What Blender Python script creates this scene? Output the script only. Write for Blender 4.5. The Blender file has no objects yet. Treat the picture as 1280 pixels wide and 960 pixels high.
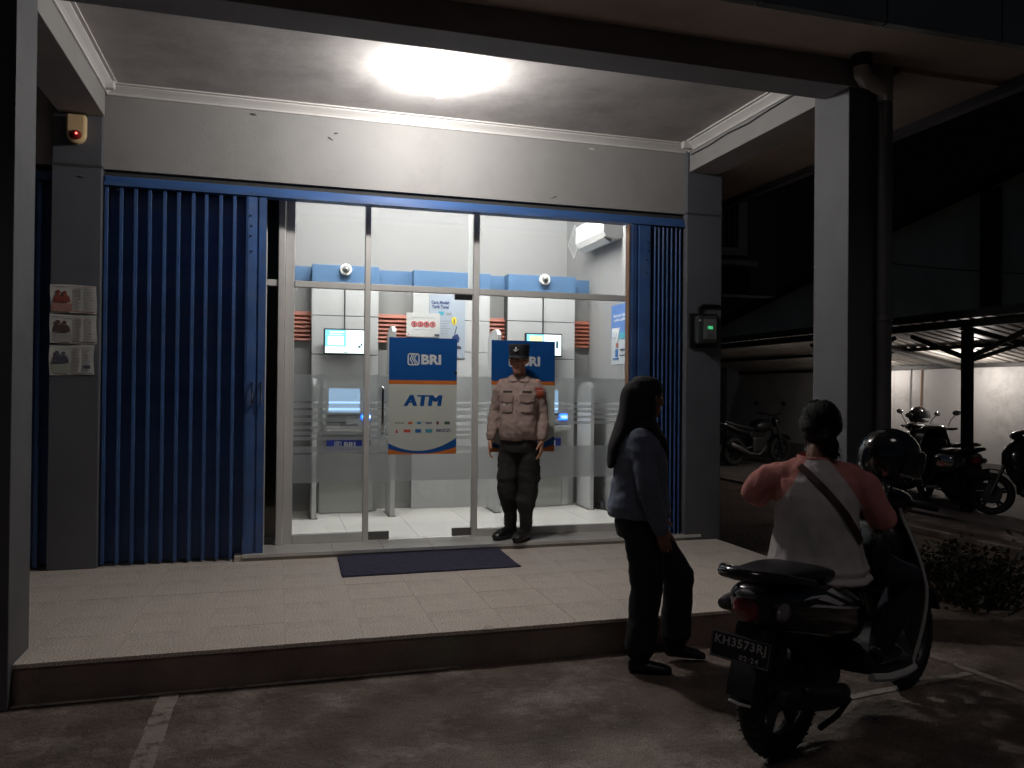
import bpy, bmesh, math, random
from mathutils import Vector, Matrix, noise
R = math.radians
random.seed(7)
scene = bpy.context.scene
col = scene.collection

# ------------------------------------------------------------------ camera
cam = bpy.data.cameras.new('camera')
cam.sensor_fit = 'HORIZONTAL'; cam.sensor_width = 36.0; cam.lens = 28.31
cam.clip_start = 0.05; cam.clip_end = 2000
cam_ob = bpy.data.objects.new('camera', cam); col.objects.link(cam_ob)
r_ = Vector((0.95976876, -0.28062806, 0.00958204)); u_ = Vector((-0.01139226, -0.00482001, 0.99992349)); f_ = Vector((0.2805604, 0.95980449, 0.00782309))
cm = Matrix.Identity(4)
for i in range(3):
    cm[i][0] = r_[i]; cm[i][1] = u_[i]; cm[i][2] = -f_[i]
cm[0][3], cm[1][3], cm[2][3] = 0.0, -6.64926, 1.55
cam_ob.matrix_world = cm
scene.camera = cam_ob

# ------------------------------------------------------------------ night sky and the faint light from the yard
SUN_EL, SUN_ROT = R(62), R(193)
world = bpy.data.worlds.new('World'); scene.world = world
world.use_nodes = True
wn = world.node_tree.nodes; wl = world.node_tree.links
sky = wn.new('ShaderNodeTexSky'); sky.sky_type = 'NISHITA'; sky.sun_disc = False
sky.sun_elevation = SUN_EL; sky.sun_rotation = SUN_ROT
wl.new(sky.outputs[0], wn['Background'].inputs['Color'])
wn['Background'].inputs['Strength'].default_value = 0.0024
sl = bpy.data.lights.new('sun', 'SUN'); sl.energy = 0.10; sl.angle = R(14); sl.color = (1.0, 0.86, 0.80)
sun = bpy.data.objects.new('sun', sl); col.objects.link(sun)
sun.location = (0, -20, 20)
sd = Vector((math.sin(SUN_ROT) * math.cos(SUN_EL), math.cos(SUN_ROT) * math.cos(SUN_EL), math.sin(SUN_EL)))
sun.rotation_euler = sd.to_track_quat('Z', 'Y').to_euler()

scene.view_settings.view_transform = 'Standard'; scene.view_settings.look = 'None'
scene.view_settings.exposure = 0.0; scene.view_settings.gamma = 1.0
scene.view_settings.use_curve_mapping = False
cy = scene.cycles
cy.use_denoising = True
cy.max_bounces = 8; cy.diffuse_bounces = 4; cy.glossy_bounces = 4; cy.transparent_max_bounces = 16
cy.sample_clamp_indirect = 3.0; cy.caustics_reflective = False; cy.caustics_refractive = False

# ------------------------------------------------------------------ materials
MATS = {}
def mat(name, c, rough=0.6, metal=0.0, var=0.12, vs=3.0, bump=0.0, bs=40.0, spec=0.5, stain=None, stain_s=1.5, stain_lo=0.5, stain_hi=0.65, coat=0.0, speck=0.0, bdist=0.01, rvar=0.0, space='Object'):
    if name in MATS: return MATS[name]
    m = bpy.data.materials.new(name); m.use_nodes = True
    n = m.node_tree.nodes; l = m.node_tree.links
    b = n['Principled BSDF']
    b.inputs['Roughness'].default_value = rough; b.inputs['Metallic'].default_value = metal
    b.inputs['Specular IOR Level'].default_value = spec
    if coat: b.inputs['Coat Weight'].default_value = coat; b.inputs['Coat Roughness'].default_value = 0.08
    tc = n.new('ShaderNodeTexCoord'); src = tc.outputs[space]
    nz = n.new('ShaderNodeTexNoise'); nz.inputs['Scale'].default_value = vs; nz.inputs['Detail'].default_value = 6
    l.new(src, nz.inputs['Vector'])
    mr = n.new('ShaderNodeMapRange'); mr.inputs[1].default_value = 0.3; mr.inputs[2].default_value = 0.7
    mr.inputs[3].default_value = 1 - var; mr.inputs[4].default_value = 1 + var
    l.new(nz.outputs[0], mr.inputs[0])
    base = n.new('ShaderNodeRGB'); base.outputs[0].default_value = (*c, 1)
    cur = base.outputs[0]
    if stain:
        sn = n.new('ShaderNodeTexNoise'); sn.inputs['Scale'].default_value = stain_s; sn.inputs['Detail'].default_value = 8; sn.inputs['Roughness'].default_value = 0.74
        l.new(src, sn.inputs['Vector'])
        sr = n.new('ShaderNodeMapRange'); sr.inputs[1].default_value = stain_lo; sr.inputs[2].default_value = stain_hi
        l.new(sn.outputs[0], sr.inputs[0])
        mx = n.new('ShaderNodeMix'); mx.data_type = 'RGBA'
        l.new(sr.outputs[0], mx.inputs[0]); l.new(cur, mx.inputs[6]); mx.inputs[7].default_value = (*stain, 1)
        cur = mx.outputs[2]
    if speck:
        kn = n.new('ShaderNodeTexNoise'); kn.inputs['Scale'].default_value = 130; kn.inputs['Detail'].default_value = 2
        l.new(src, kn.inputs['Vector'])
        kr = n.new('ShaderNodeMapRange'); kr.inputs[1].default_value = 0.38; kr.inputs[2].default_value = 0.62
        kr.inputs[3].default_value = 1 - speck; kr.inputs[4].default_value = 1 + speck
        l.new(kn.outputs[0], kr.inputs[0])
        mk = n.new('ShaderNodeVectorMath'); mk.operation = 'SCALE'
        l.new(cur, mk.inputs[0]); l.new(kr.outputs[0], mk.inputs['Scale']); cur = mk.outputs[0]
    mm = n.new('ShaderNodeVectorMath'); mm.operation = 'SCALE'
    l.new(cur, mm.inputs[0]); l.new(mr.outputs[0], mm.inputs['Scale'])
    l.new(mm.outputs[0], b.inputs['Base Color'])
    if rvar:
        rr = n.new('ShaderNodeMapRange'); rr.inputs[1].default_value = 0.3; rr.inputs[2].default_value = 0.7
        rr.inputs[3].default_value = max(0, rough - rvar); rr.inputs[4].default_value = min(1, rough + rvar)
        l.new(nz.outputs[0], rr.inputs[0]); l.new(rr.outputs[0], b.inputs['Roughness'])
    if bump:
        bn = n.new('ShaderNodeTexNoise'); bn.inputs['Scale'].default_value = bs; bn.inputs['Detail'].default_value = 5
        l.new(src, bn.inputs['Vector'])
        bp = n.new('ShaderNodeBump'); bp.inputs['Strength'].default_value = bump; bp.inputs['Distance'].default_value = bdist
        l.new(bn.outputs[0], bp.inputs['Height']); l.new(bp.outputs[0], b.inputs['Normal'])
    MATS[name] = m
    return m

def emat(name, c, s, base=None):
    m = bpy.data.materials.new(name); m.use_nodes = True
    b = m.node_tree.nodes['Principled BSDF']
    b.inputs['Base Color'].default_value = (*(base or c), 1)
    b.inputs['Emission Color'].default_value = (*c, 1); b.inputs['Emission Strength'].default_value = s
    MATS[name] = m
    return m

def glassmat(name, tint, refl, film=0.0, film_c=(0.8, 0.8, 0.8)):
    """thin pane: see-through with a mirror-like surface; film adds a translucent white foil"""
    m = bpy.data.materials.new(name); m.use_nodes = True
    n = m.node_tree.nodes; l = m.node_tree.links
    n.remove(n['Principled BSDF']); out = n['Material Output']
    t = n.new('ShaderNodeBsdfTransparent'); t.inputs[0].default_value = (*tint, 1)
    g = n.new('ShaderNodeBsdfGlossy'); g.inputs['Roughness'].default_value = 0.02
    fr = n.new('ShaderNodeFresnel'); fr.inputs['IOR'].default_value = 1.5
    ml = n.new('ShaderNodeMath'); ml.operation = 'MULTIPLY'; ml.inputs[1].default_value = refl
    l.new(fr.outputs[0], ml.inputs[0])
    cur = t.outputs[0]
    if film:
        d = n.new('ShaderNodeBsdfDiffuse'); d.inputs[0].default_value = (*film_c, 1)
        tl = n.new('ShaderNodeBsdfTranslucent'); tl.inputs[0].default_value = (*film_c, 1)
        a = n.new('ShaderNodeMixShader'); a.inputs[0].default_value = 0.85
        l.new(d.outputs[0], a.inputs[1]); l.new(tl.outputs[0], a.inputs[2])
        b = n.new('ShaderNodeMixShader'); b.inputs[0].default_value = film
        l.new(cur, b.inputs[1]); l.new(a.outputs[0], b.inputs[2]); cur = b.outputs[0]
    mx = n.new('ShaderNodeMixShader')
    l.new(ml.outputs[0], mx.inputs[0]); l.new(cur, mx.inputs[1]); l.new(g.outputs[0], mx.inputs[2])
    l.new(mx.outputs[0], out.inputs['Surface'])
    MATS[name] = m
    return m

# ------------------------------------------------------------------ mesh helpers
class MB:
    def __init__(s): s.v = []; s.f = []
    def add(s, vs, fs):
        o = len(s.v); s.v += [tuple(v) for v in vs]; s.f += [tuple(i + o for i in f) for f in fs]; return s
    def box(s, x0, x1, y0, y1, z0, z1):
        return s.add([(x0, y0, z0), (x1, y0, z0), (x1, y1, z0), (x0, y1, z0), (x0, y0, z1), (x1, y0, z1), (x1, y1, z1), (x0, y1, z1)],
                     [(0, 3, 2, 1), (4, 5, 6, 7), (0, 1, 5, 4), (1, 2, 6, 5), (2, 3, 7, 6), (3, 0, 4, 7)])
    def prism(s, poly, axis, a, b):
        """poly in the two other axes (order x,y,z), extruded along axis from a to b"""
        n = len(poly); vs = []
        for t in (a, b):
            for p in poly:
                q = [0, 0, 0]; k = [i for i in range(3) if i != axis]
                q[k[0]], q[k[1]] = p; q[axis] = t; vs.append(q)
        fs = [tuple(range(n - 1, -1, -1)), tuple(range(n, 2 * n))] + [(i, (i + 1) % n, n + (i + 1) % n, n + i) for i in range(n)]
        return s.add(vs, fs)
    def rings(s, rs, closed=True, cap=True):
        n = len(rs[0]); vs = [p for r in rs for p in r]; fs = []
        for a in range(len(rs) - 1):
            for i in range(n if closed else n - 1):
                j = (i + 1) % n
                fs.append((a * n + i, a * n + j, (a + 1) * n + j, (a + 1) * n + i))
        if cap and closed:
            fs.append(tuple(range(n - 1, -1, -1))); fs.append(tuple((len(rs) - 1) * n + i for i in range(n)))
        return s.add(vs, fs)
    def tube(s, pts, rad, n=10, cap=True, flat=None, closed=False):
        """round bar along points; rad number or list; flat=(normal, factor) squashes across that direction"""
        P = [Vector(p) for p in pts]; m = len(P)
        if not isinstance(rad, (list, tuple)): rad = [rad] * m
        T = []
        for i in range(m):
            if closed: t = P[(i + 1) % m] - P[i - 1]
            else: t = P[min(i + 1, m - 1)] - P[max(i - 1, 0)]
            T.append(t.normalized() if t.length > 1e-9 else Vector((0, 0, 1)))
        up = Vector((0, 0, 1)) if abs(T[0].z) < 0.9 else Vector((0, 1, 0))
        a = T[0].cross(up).normalized(); rs = []
        for i in range(m):
            a = (a - T[i] * a.dot(T[i])).normalized(); b = T[i].cross(a)
            ring = []
            for k in range(n):
                w = 2 * math.pi * k / n
                o = (a * math.cos(w) + b * math.sin(w)) * rad[i]
                if flat:
                    nn = Vector(flat[0]); o -= nn * o.dot(nn) * (1 - flat[1])
                ring.append(P[i] + o)
            rs.append(ring)
        if closed:
            rs.append(rs[0]); return s.rings(rs, cap=False)
        return s.rings(rs, cap=cap)
    def limb(s, pts, n=14):
        """tapered limb with rounded ends; pts = [(xyz, radius)]"""
        P = [(Vector(p), r) for p, r in pts]
        d0 = (P[0][0] - P[1][0]).normalized(); d1 = (P[-1][0] - P[-2][0]).normalized()
        a, ra = P[0]; b, rb = P[-1]
        pre = [(a + d0 * ra * .95, ra * .3), (a + d0 * ra * .7, ra * .71)]
        post = [(b + d1 * rb * .7, rb * .71), (b + d1 * rb * .95, rb * .3)]
        Q = pre + P + post
        return s.tube([q[0] for q in Q], [q[1] for q in Q], n)
    def ell(s, c, rx, ry, rz, n=16, m=10, rot=None):
        c = Vector(c); rs = []
        for j in range(m + 1):
            t = math.pi * (0.02 + 0.96 * j / m); ring = []
            for i in range(n):
                w = 2 * math.pi * i / n
                o = Vector((rx * math.sin(t) * math.cos(w), ry * math.sin(t) * math.sin(w), -rz * math.cos(t)))
                if rot: o = rot @ o
                ring.append(c + o)
            rs.append(ring)
        return s.rings(rs)
    def stack(s, rows, n=24, p=2.0):
        """horizontal superellipse rings; rows = (z, cx, cy, rx, ry)"""
        rs = []
        for z, cx, cy_, rx, ry in rows:
            ring = []
            for i in range(n):
                w = 2 * math.pi * i / n; ca, sa = math.cos(w), math.sin(w)
                ring.append((cx + rx * math.copysign(abs(ca) ** (2 / p), ca), cy_ + ry * math.copysign(abs(sa) ** (2 / p), sa), z))
            rs.append(ring)
        return s.rings(rs)
    def disc(s, c, r, h, axis=1, n=20):
        poly = [(math.cos(2 * math.pi * i / n) * r, math.sin(2 * math.pi * i / n) * r) for i in range(n)]
        k = [i for i in range(3) if i != axis]
        poly = [(c[k[0]] + p[0], c[k[1]] + p[1]) for p in poly]
        return s.prism(poly, axis, c[axis] - h / 2, c[axis] + h / 2)
    def torus(s, c, R_, r, axis=1, n=36, m=10, squash=1.0):
        k = [i for i in range(3) if i != axis]; rs = []
        for i in range(n):
            w = 2 * math.pi * i / n; ring = []
            for j in range(m):
                q = 2 * math.pi * j / m; rr = R_ + r * math.cos(q)
                p = [0, 0, 0]; p[k[0]] = c[k[0]] + rr * math.cos(w); p[k[1]] = c[k[1]] + rr * math.sin(w); p[axis] = c[axis] + r * squash * math.sin(q)
                ring.append(p)
            rs.append(ring)
        rs.append(rs[0])
        return s.rings(rs, cap=False)
    def xf(s, M):
        s.v = [tuple(M @ Vector(v)) for v in s.v]; return s
    def mesh(s, name, fix=True):
        me = bpy.data.meshes.new(name); me.from_pydata(s.v, [], s.f)
        if fix:
            bm = bmesh.new(); bm.from_mesh(me); bmesh.ops.recalc_face_normals(bm, faces=bm.faces[:]); bm.to_mesh(me); bm.free()
        me.update(); return me

ROOTM = {}
def root(name, loc, rz, label, cat, group=None, kind=None):
    o = bpy.data.objects.new(name, None); col.objects.link(o)
    o.empty_display_size = 0.2
    o.location = loc; o.rotation_euler = (0, 0, rz)
    ROOTM[o.name] = Matrix.Translation(loc) @ Matrix.Rotation(rz, 4, 'Z')
    return tag(o, label, cat, group, kind)
def tag(o, label=None, cat=None, group=None, kind=None):
    if label: o['label'] = label
    if cat: o['category'] = cat
    if group: o['group'] = group
    if kind: o['kind'] = kind
    return o
def obj(name, mb, m, parent=None, smooth=False, bevel=0.0, world=False, ang=40, loc=None, rot=None, bseg=2):
    me = mb if isinstance(mb, bpy.types.Mesh) else mb.mesh(name)
    o = bpy.data.objects.new(name, me); col.objects.link(o)
    if m is not None and not me.materials:
        for q in (m if isinstance(m, (list, tuple)) else [m]): me.materials.append(MATS[q] if isinstance(q, str) else q)
    if smooth:
        me.polygons.foreach_set('use_smooth', [True] * len(me.polygons))
        if ang: me.set_sharp_from_angle(angle=R(ang))
    if bevel:
        b = o.modifiers.new('bevel', 'BEVEL'); b.width = bevel; b.segments = bseg; b.limit_method = 'ANGLE'; b.angle_limit = R(35)
    if loc: o.location = loc
    if rot: o.rotation_euler = rot
    if parent is not None:
        o.parent = parent
        if world and parent.name in ROOTM: o.matrix_parent_inverse = ROOTM[parent.name].inverted()
    return o
def copy_tree(o, parent=None, skip=()):
    c = o.copy(); col.objects.link(c); c.parent = parent
    for ch in list(o.children):
        if ch.name.split('.')[0] in skip: continue
        copy_tree(ch, c, skip)
    return c
def boxo(name, b, m, parent=None, world=True, bevel=0.0, **k):
    return obj(name, MB().box(*b), m, parent, world=world, bevel=bevel, **k)

def text_mesh(name, body, size, weight=0.0, depth=0.002, align='CENTER', spacing=1.0, shear=0.0):
    cu = bpy.data.curves.new(name, 'FONT'); cu.body = body; cu.size = size; cu.extrude = depth / 2
    cu.offset = weight; cu.align_x = align; cu.align_y = 'CENTER'; cu.space_character = spacing; cu.shear = shear; cu.resolution_u = 3
    o = bpy.data.objects.new(name, cu); col.objects.link(o)
    dg = bpy.context.evaluated_depsgraph_get()
    me = bpy.data.meshes.new_from_object(o.evaluated_get(dg)); me.name = name
    bpy.data.objects.remove(o); bpy.data.curves.remove(cu)
    return me
def frame_m(o, ex, ey):
    """matrix placing local x,y on the given axes at point o"""
    ex = Vector(ex).normalized(); ey = Vector(ey).normalized(); ez = ex.cross(ey)
    M = Matrix.Identity(4)
    for i in range(3): M[i][0] = ex[i]; M[i][1] = ey[i]; M[i][2] = ez[i]; M[i][3] = o[i]
    return M
def text_obj(name, body, size, m, parent, o, ex=(1, 0, 0), ey=(0, 0, 1), world=True, fit=None, **k):
    me = text_mesh(name, body, size, **k)
    me.materials.clear()
    if fit:
        xs = [v.co.x for v in me.vertices]; w = max(xs) - min(xs); ys = [v.co.y for v in me.vertices]; h = max(ys) - min(ys)
        cx, cz = (max(xs) + min(xs)) / 2, (max(ys) + min(ys)) / 2
        me.transform(Matrix.Diagonal((fit[0] / w, (fit[1] / h) if fit[1] else fit[0] / w, 1, 1)) @ Matrix.Translation((-cx, -cz, 0)))
    me.transform(frame_m(o, ex, ey))
    return obj(name, me, m, parent, world=world)

def remesh(mb, voxel, smooth=4, name='m', fold=None):
    me = mb.mesh(name); o = bpy.data.objects.new(name, me); col.objects.link(o)
    r = o.modifiers.new('r', 'REMESH'); r.mode = 'VOXEL'; r.voxel_size = voxel
    s = o.modifiers.new('s', 'SMOOTH'); s.factor = 0.5; s.iterations = smooth
    dg = bpy.context.evaluated_depsgraph_get()
    out = bpy.data.meshes.new_from_object(o.evaluated_get(dg)); out.name = name
    bpy.data.objects.remove(o); bpy.data.meshes.remove(me)
    if fold:
        nr = [v.normal.copy() for v in out.vertices]
        for v, q in zip(out.vertices, nr): v.co += q * fold(v.co)
        out.update()
    return out
# ------------------------------------------------------------------ palette
mat('yard_concrete', (0.140, 0.106, 0.087), 0.85, var=0.42, vs=3.0, bump=1.0, bs=22, stain=(0.30, 0.25, 0.22), stain_s=2.3, stain_lo=0.50, stain_hi=0.66, speck=0.35, bdist=0.02)
mat('yard_paint', (0.33, 0.285, 0.245), 0.8, var=0.2, vs=6, bump=0.4, bs=60, stain=(0.15, 0.11, 0.09), stain_s=9, stain_lo=0.52, stain_hi=0.6)
mat('step_side', (0.29, 0.215, 0.19), 0.9, var=0.3, vs=2.5, bump=0.6, bs=30, stain=(0.22, 0.205, 0.165), stain_s=1.2)
mat('terrazzo', (0.76, 0.66, 0.575), 0.55, var=0.10, vs=1.2, bump=0.15, bs=90, speck=0.42, stain=(0.58, 0.50, 0.43), stain_s=1.9, stain_lo=0.48, stain_hi=0.72, rvar=0.12)
mat('grout', (0.60, 0.52, 0.45), 0.9)
mat('white_tile', (0.74, 0.72, 0.685), 0.22, var=0.06, vs=2, stain=(0.72, 0.69, 0.64), stain_s=3, stain_lo=0.5, stain_hi=0.7)
mat('wall_grey', (0.325, 0.316, 0.308), 0.75, var=0.07, vs=1.4, bump=0.10, bs=60, stain=(0.27, 0.26, 0.25), stain_s=1.1, stain_lo=.5, stain_hi=.75)
mat('paint_dark', (0.120, 0.124, 0.142), 0.6, var=0.12, vs=2.0, bump=0.07, bs=90)
mat('column_grey', (0.125, 0.126, 0.134), 0.6, var=0.10, vs=2.0, bump=0.07, bs=90, stain=(0.10, 0.10, 0.105), stain_s=3.2, stain_lo=.52, stain_hi=.7)
mat('ceiling', (0.57, 0.54, 0.525), 0.85, var=0.10, vs=1.6, bump=0.25, bs=7, stain=(0.38, 0.355, 0.345), stain_s=2.0, stain_lo=0.44, stain_hi=0.72, bdist=0.012)
mat('cornice', (0.66, 0.635, 0.61), 0.7, var=0.05)
mat('soffit', (0.50, 0.43, 0.39), 0.8, var=0.2, vs=1.5, bump=0.2)
mat('fascia', (0.09, 0.105, 0.115), 0.4, var=0.1)
mat('shutter_blue', (0.050, 0.115, 0.30), 0.42, var=0.22, vs=4, bump=0.06, bs=30, stain=(0.085, 0.12, 0.22), stain_s=5, stain_lo=0.48, stain_hi=0.7)
mat('rail_blue', (0.05, 0.13, 0.34), 0.4, var=0.1)
mat('chrome', (0.7, 0.7, 0.72), 0.12, 1.0, var=0.03)
mat('aluminium', (0.72, 0.695, 0.66), 0.45, 0.15, var=0.05, vs=8)
mat('steel_dull', (0.22, 0.21, 0.20), 0.4, 0.7, var=0.1)
mat('black_plastic', (0.012, 0.012, 0.013), 0.4)
mat('room_white', (0.27, 0.266, 0.268), 0.7, var=0.02, vs=1.5)
mat('panel_white', (0.50, 0.502, 0.506), 0.4, var=0.02)
mat('panel_grey', (0.25, 0.25, 0.247), 0.5, var=0.04)
mat('gap_dark', (0.05, 0.05, 0.05), 0.9)
mat('band_blue', (0.072, 0.145, 0.265), 0.45, var=0.05)
mat('louvre_orange', (0.29, 0.085, 0.05), 0.5, var=0.06)
mat('atm_grey', (0.34, 0.34, 0.325), 0.45, var=0.03)
mat('atm_dark', (0.06, 0.06, 0.062), 0.4)
mat('brand_blue', (0.007, 0.082, 0.30), 0.35, var=0.02)
mat('brand_orange', (0.62, 0.17, 0.03), 0.4, var=0.02)
mat('sign_white', (0.60, 0.63, 0.57), 0.4, var=0.02)
mat('print_white', (0.72, 0.74, 0.74), 0.5, var=0.0)
mat('mat_blue', (0.060, 0.055, 0.098), 0.95, var=0.25, vs=14, bump=1.0, bs=260, speck=0.4)
mat('neighbour', (0.40, 0.43, 0.38), 0.9, var=0.25, vs=0.8, bump=0.3, bs=10)
mat('boundary_white', (0.50, 0.48, 0.46), 0.85, var=0.10, vs=1.1, bump=0.5, bs=30, stain=(0.34, 0.32, 0.30), stain_s=1.5, stain_lo=0.5, stain_hi=0.7)
mat('roof_steel', (0.42, 0.39, 0.35), 0.5, 0.3, var=0.12, vs=3)
mat('truss_black', (0.018, 0.017, 0.016), 0.6)
mat('pipe_grey', (0.13, 0.13, 0.13), 0.4, var=0.1)
mat('paper', (0.62, 0.61, 0.58), 0.8, var=0.04)
glassmat('glass', (0.95, 0.965, 0.955), 1.0)
glassmat('frosted', (0.92, 0.93, 0.92), 0.6, film=0.54, film_c=(1.0, 1.0, 0.99))
emat('bulb_glow', (1.0, 0.972, 0.94), 490.0)
emat('tube_glow', (1.0, 0.985, 0.965), 560.0)
emat('shed_glow', (1.0, 0.93, 0.88), 120.0)

# ------------------------------------------------------------------ ground, paint, kerbs
g = MB()
N = 40; S = 400.0
g.add([(-S, -S, 0), (S, -S, 0), (S, S, 0), (-S, S, 0)], [(0, 1, 2, 3)])
ground = tag(obj('ground', g, 'yard_concrete'), kind='structure')
def stripe(a, b, w, z=0.004, m='yard_paint', name='parking_line', seg=26, rag=0.09):
    a = Vector((*a, 0)); b = Vector((*b, 0)); d = (b - a).normalized(); n = Vector((-d.y, d.x, 0)); L = []; Rr = []
    for i in range(seg + 1):
        p = a.lerp(b, i / seg); k = w / 2
        L.append(p + n * k * (1 + random.uniform(-rag, rag))); Rr.append(p - n * k * (1 + random.uniform(-rag, rag)))
    vs = [(q.x, q.y, z) for q in L + Rr]
    fs = [(i, i + 1, seg + 2 + i, seg + 1 + i) for i in range(seg)]
    return obj(name, MB().add(vs, fs), m, ground)
stripe((-0.50, -2.27), (-0.52, -3.6), 0.095)
stripe((2.62, -3.215), (3.72, -3.06), 0.05)
stripe((3.72, -2.62), (3.86, -4.1), 0.055)
stripe((-3.0, -2.27), (1.0, -2.255), 0.035, z=0.008, name='mortar_line')
# raised kerb strips beside the parking shed
kb = MB().box(7.55, 8.0, 2.2, 11, -0.05, 0.05); obj('kerb', kb, 'yard_concrete', ground, bevel=0.01)
kb = MB().box(6.9, 7.0, -2.0, 1.6, -0.05, 0.06); obj('kerb', kb, 'yard_concrete', ground, bevel=0.01)
tag(obj('shed_paving', MB().box(8.0, 10.99, -3, 11.6, -0.05, 0.035), mat('paving', (0.13, 0.115, 0.105), 0.8, var=0.25, vs=1.0, bump=0.4, bs=20)), kind='structure')
rnd = random.Random(5); edge = [(3.93 + i * .17, -1.75 + .10 * math.sin(i * 1.3) + rnd.uniform(-.08, .08) - i * .02) for i in range(22)]
tag(obj('sand_strip', MB().prism(edge + [(7.5, 8.0), (3.93, 8.0)], 2, -.05, .004), mat('earth', (0.085, 0.050, 0.034), 0.95, var=0.35, vs=1.2, bump=0.9, bs=20, bdist=0.03)), kind='structure')

rnd = random.Random(21); gr = MB()
for i in range(420):
    x = rnd.uniform(-1.6, 5.2); y = -2.28 - abs(rnd.gauss(0, .55)) - rnd.uniform(0, .5); r = rnd.uniform(.003, .009); h = r * rnd.uniform(.5, .9)
    gr.add([(x + r * math.cos(a + rnd.uniform(-.3, .3)), y + r * math.sin(a), .0) for a in (0, 1.3, 2.6, 3.9, 5.1)] + [(x, y, h)], [(k, (k + 1) % 5, 5) for k in range(5)])
tag(obj('grit', gr, mat('stone', (0.22, 0.18, 0.155), .9, var=.3, vs=9)), kind='stuff')

# ------------------------------------------------------------------ porch floor and its tiles
pf = tag(obj('porch_floor', MB().box(-4.0, 3.9, -2.226, 0.34, -0.02, 0.1975), ['step_side', 'grout']), kind='structure')
TP = 0.4115
tile_me = MB().box(0, TP - 0.0018, 0, TP - 0.0018, 0.180, 0.2).mesh('tile')
for p_ in pf.data.polygons:
    if p_.normal.z > .5: p_.material_index = 1
tile_me.materials.append(MATS['terrazzo'])
nx0 = -9
for ix in range(nx0, 10):
    for iy in range(6):
        x0 = 0.06 + ix * TP; y0 = -2.233 + iy * TP
        if x0 > 3.9: continue
        w = min(TP - 0.004, 3.9 - x0); h = min(TP - 0.004, -0.052 - y0)
        if w < TP - 0.01 or h < TP - 0.01:
            me = MB().box(0, w, 0, h, 0.180, 0.2).mesh('tile'); me.materials.append(MATS['terrazzo'])
        else: me = tile_me
        t = obj('tile', me, None, pf)
        t.location = (x0, y0, random.uniform(-0.0012, 0.0008)); t.rotation_euler = (random.uniform(-.001, .001), random.uniform(-.001, .001), 0)
obj('chip', MB().add([(1.13, -2.24, 0.201), (1.17, -2.245, 0.2), (1.21, -2.24, 0.2005), (1.19, -2.20, 0.207), (1.15, -2.21, 0.21)], [(0, 1, 2, 3, 4)]), 'grout', pf)

# ------------------------------------------------------------------ ATM room floor with the door sill
fl = tag(obj('interior_floor', MB().box(-0.3, 3.8, -0.045, 3.0, 0.0, 0.24), ['grout']), kind='structure')
def ftile(x0, x1, y0, y1):
    t = obj('tile', MB().box(x0, x1, y0, y1, 0.225, 0.25), 'white_tile', fl); t.location.z = random.uniform(-0.0006, 0.0006)
for i in range(-1, 10):
    a = 0.05 + i * 0.405; b = min(a + 0.401, 3.74)
    if a > 3.7: break
    a = max(a, -0.24)
    ftile(a, b, -0.06, 0.147); ftile(a, b, 0.152, 0.42)
for i in range(0, 7):
    for j in range(5):
        a = 0.03 + i * 0.6; b = min(a + 0.597, 3.5); c = 0.424 + j * 0.6; d = min(c + 0.597, 2.95)
        if a < 3.49: ftile(a, b, c, d)
obj('sill_riser', MB().box(-0.24, 3.58, -0.056, -0.0455, 0.2, 0.224), mat('riser', (0.28, 0.25, 0.215), 0.7), fl)

# ------------------------------------------------------------------ the bank building shell
bk = root('bank_building', (1.2, 0.2, 0), 0, 'grey two-bay bank building with a deep porch and lit ATM hall', 'building')
def part(name, b, m, bevel=0.0, **k): return boxo(name, b, m, bk, bevel=bevel, **k)
lw = part('lintel_wall', (-1.265, 3.58, 0.0, 0.24, 3.183, 3.95), 'wall_grey')
part('lintel_wall', (-4.0, -1.6, 0.0, 0.24, 3.183, 3.95), 'wall_grey')
part('pilaster', (-1.6, -1.265, -0.05, 0.34, 0.2, 3.95), 'paint_dark', 0.006)
part('pilaster', (3.58, 3.94, -0.05, 0.34, 0.0, 3.95), 'paint_dark', 0.006)
for x0, x1 in ((-1.603, -1.262), (3.577, 3.943)):
    part('pilaster_joint', (x0, x1, -0.053, 0.0, 3.17, 3.19), mat('joint', (0.06, 0.06, 0.065), 0.8))
part('column', (-1.55, -1.21, -2.30, -1.96, 0.0, 3.70), 'column_grey', 0.006)
part('column', (3.51, 3.845, -2.30, -1.953, 0.0, 3.70), 'column_grey', 0.006)
part('front_beam', (-4.0, 3.845, -2.312, -2.06, 3.52, 3.95), mat('beam_grey', (0.25, 0.25, 0.265), 0.6, var=.1, vs=2, bump=.2, bs=40), 0.004)
part('side_beam', (-1.56, -1.25, -2.058, -0.052, 3.56, 3.95), 'wall_grey', 0.004)
part('side_beam', (3.60, 3.90, -2.058, -0.052, 3.56, 3.95), 'wall_grey', 0.004)
part('porch_ceiling', (-1.25, 3.60, -2.06, 0.0, 3.815, 3.90), 'ceiling')
part('porch_ceiling', (-4.0, -1.56, -2.06, 0.0, 3.815, 3.90), 'ceiling')
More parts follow.
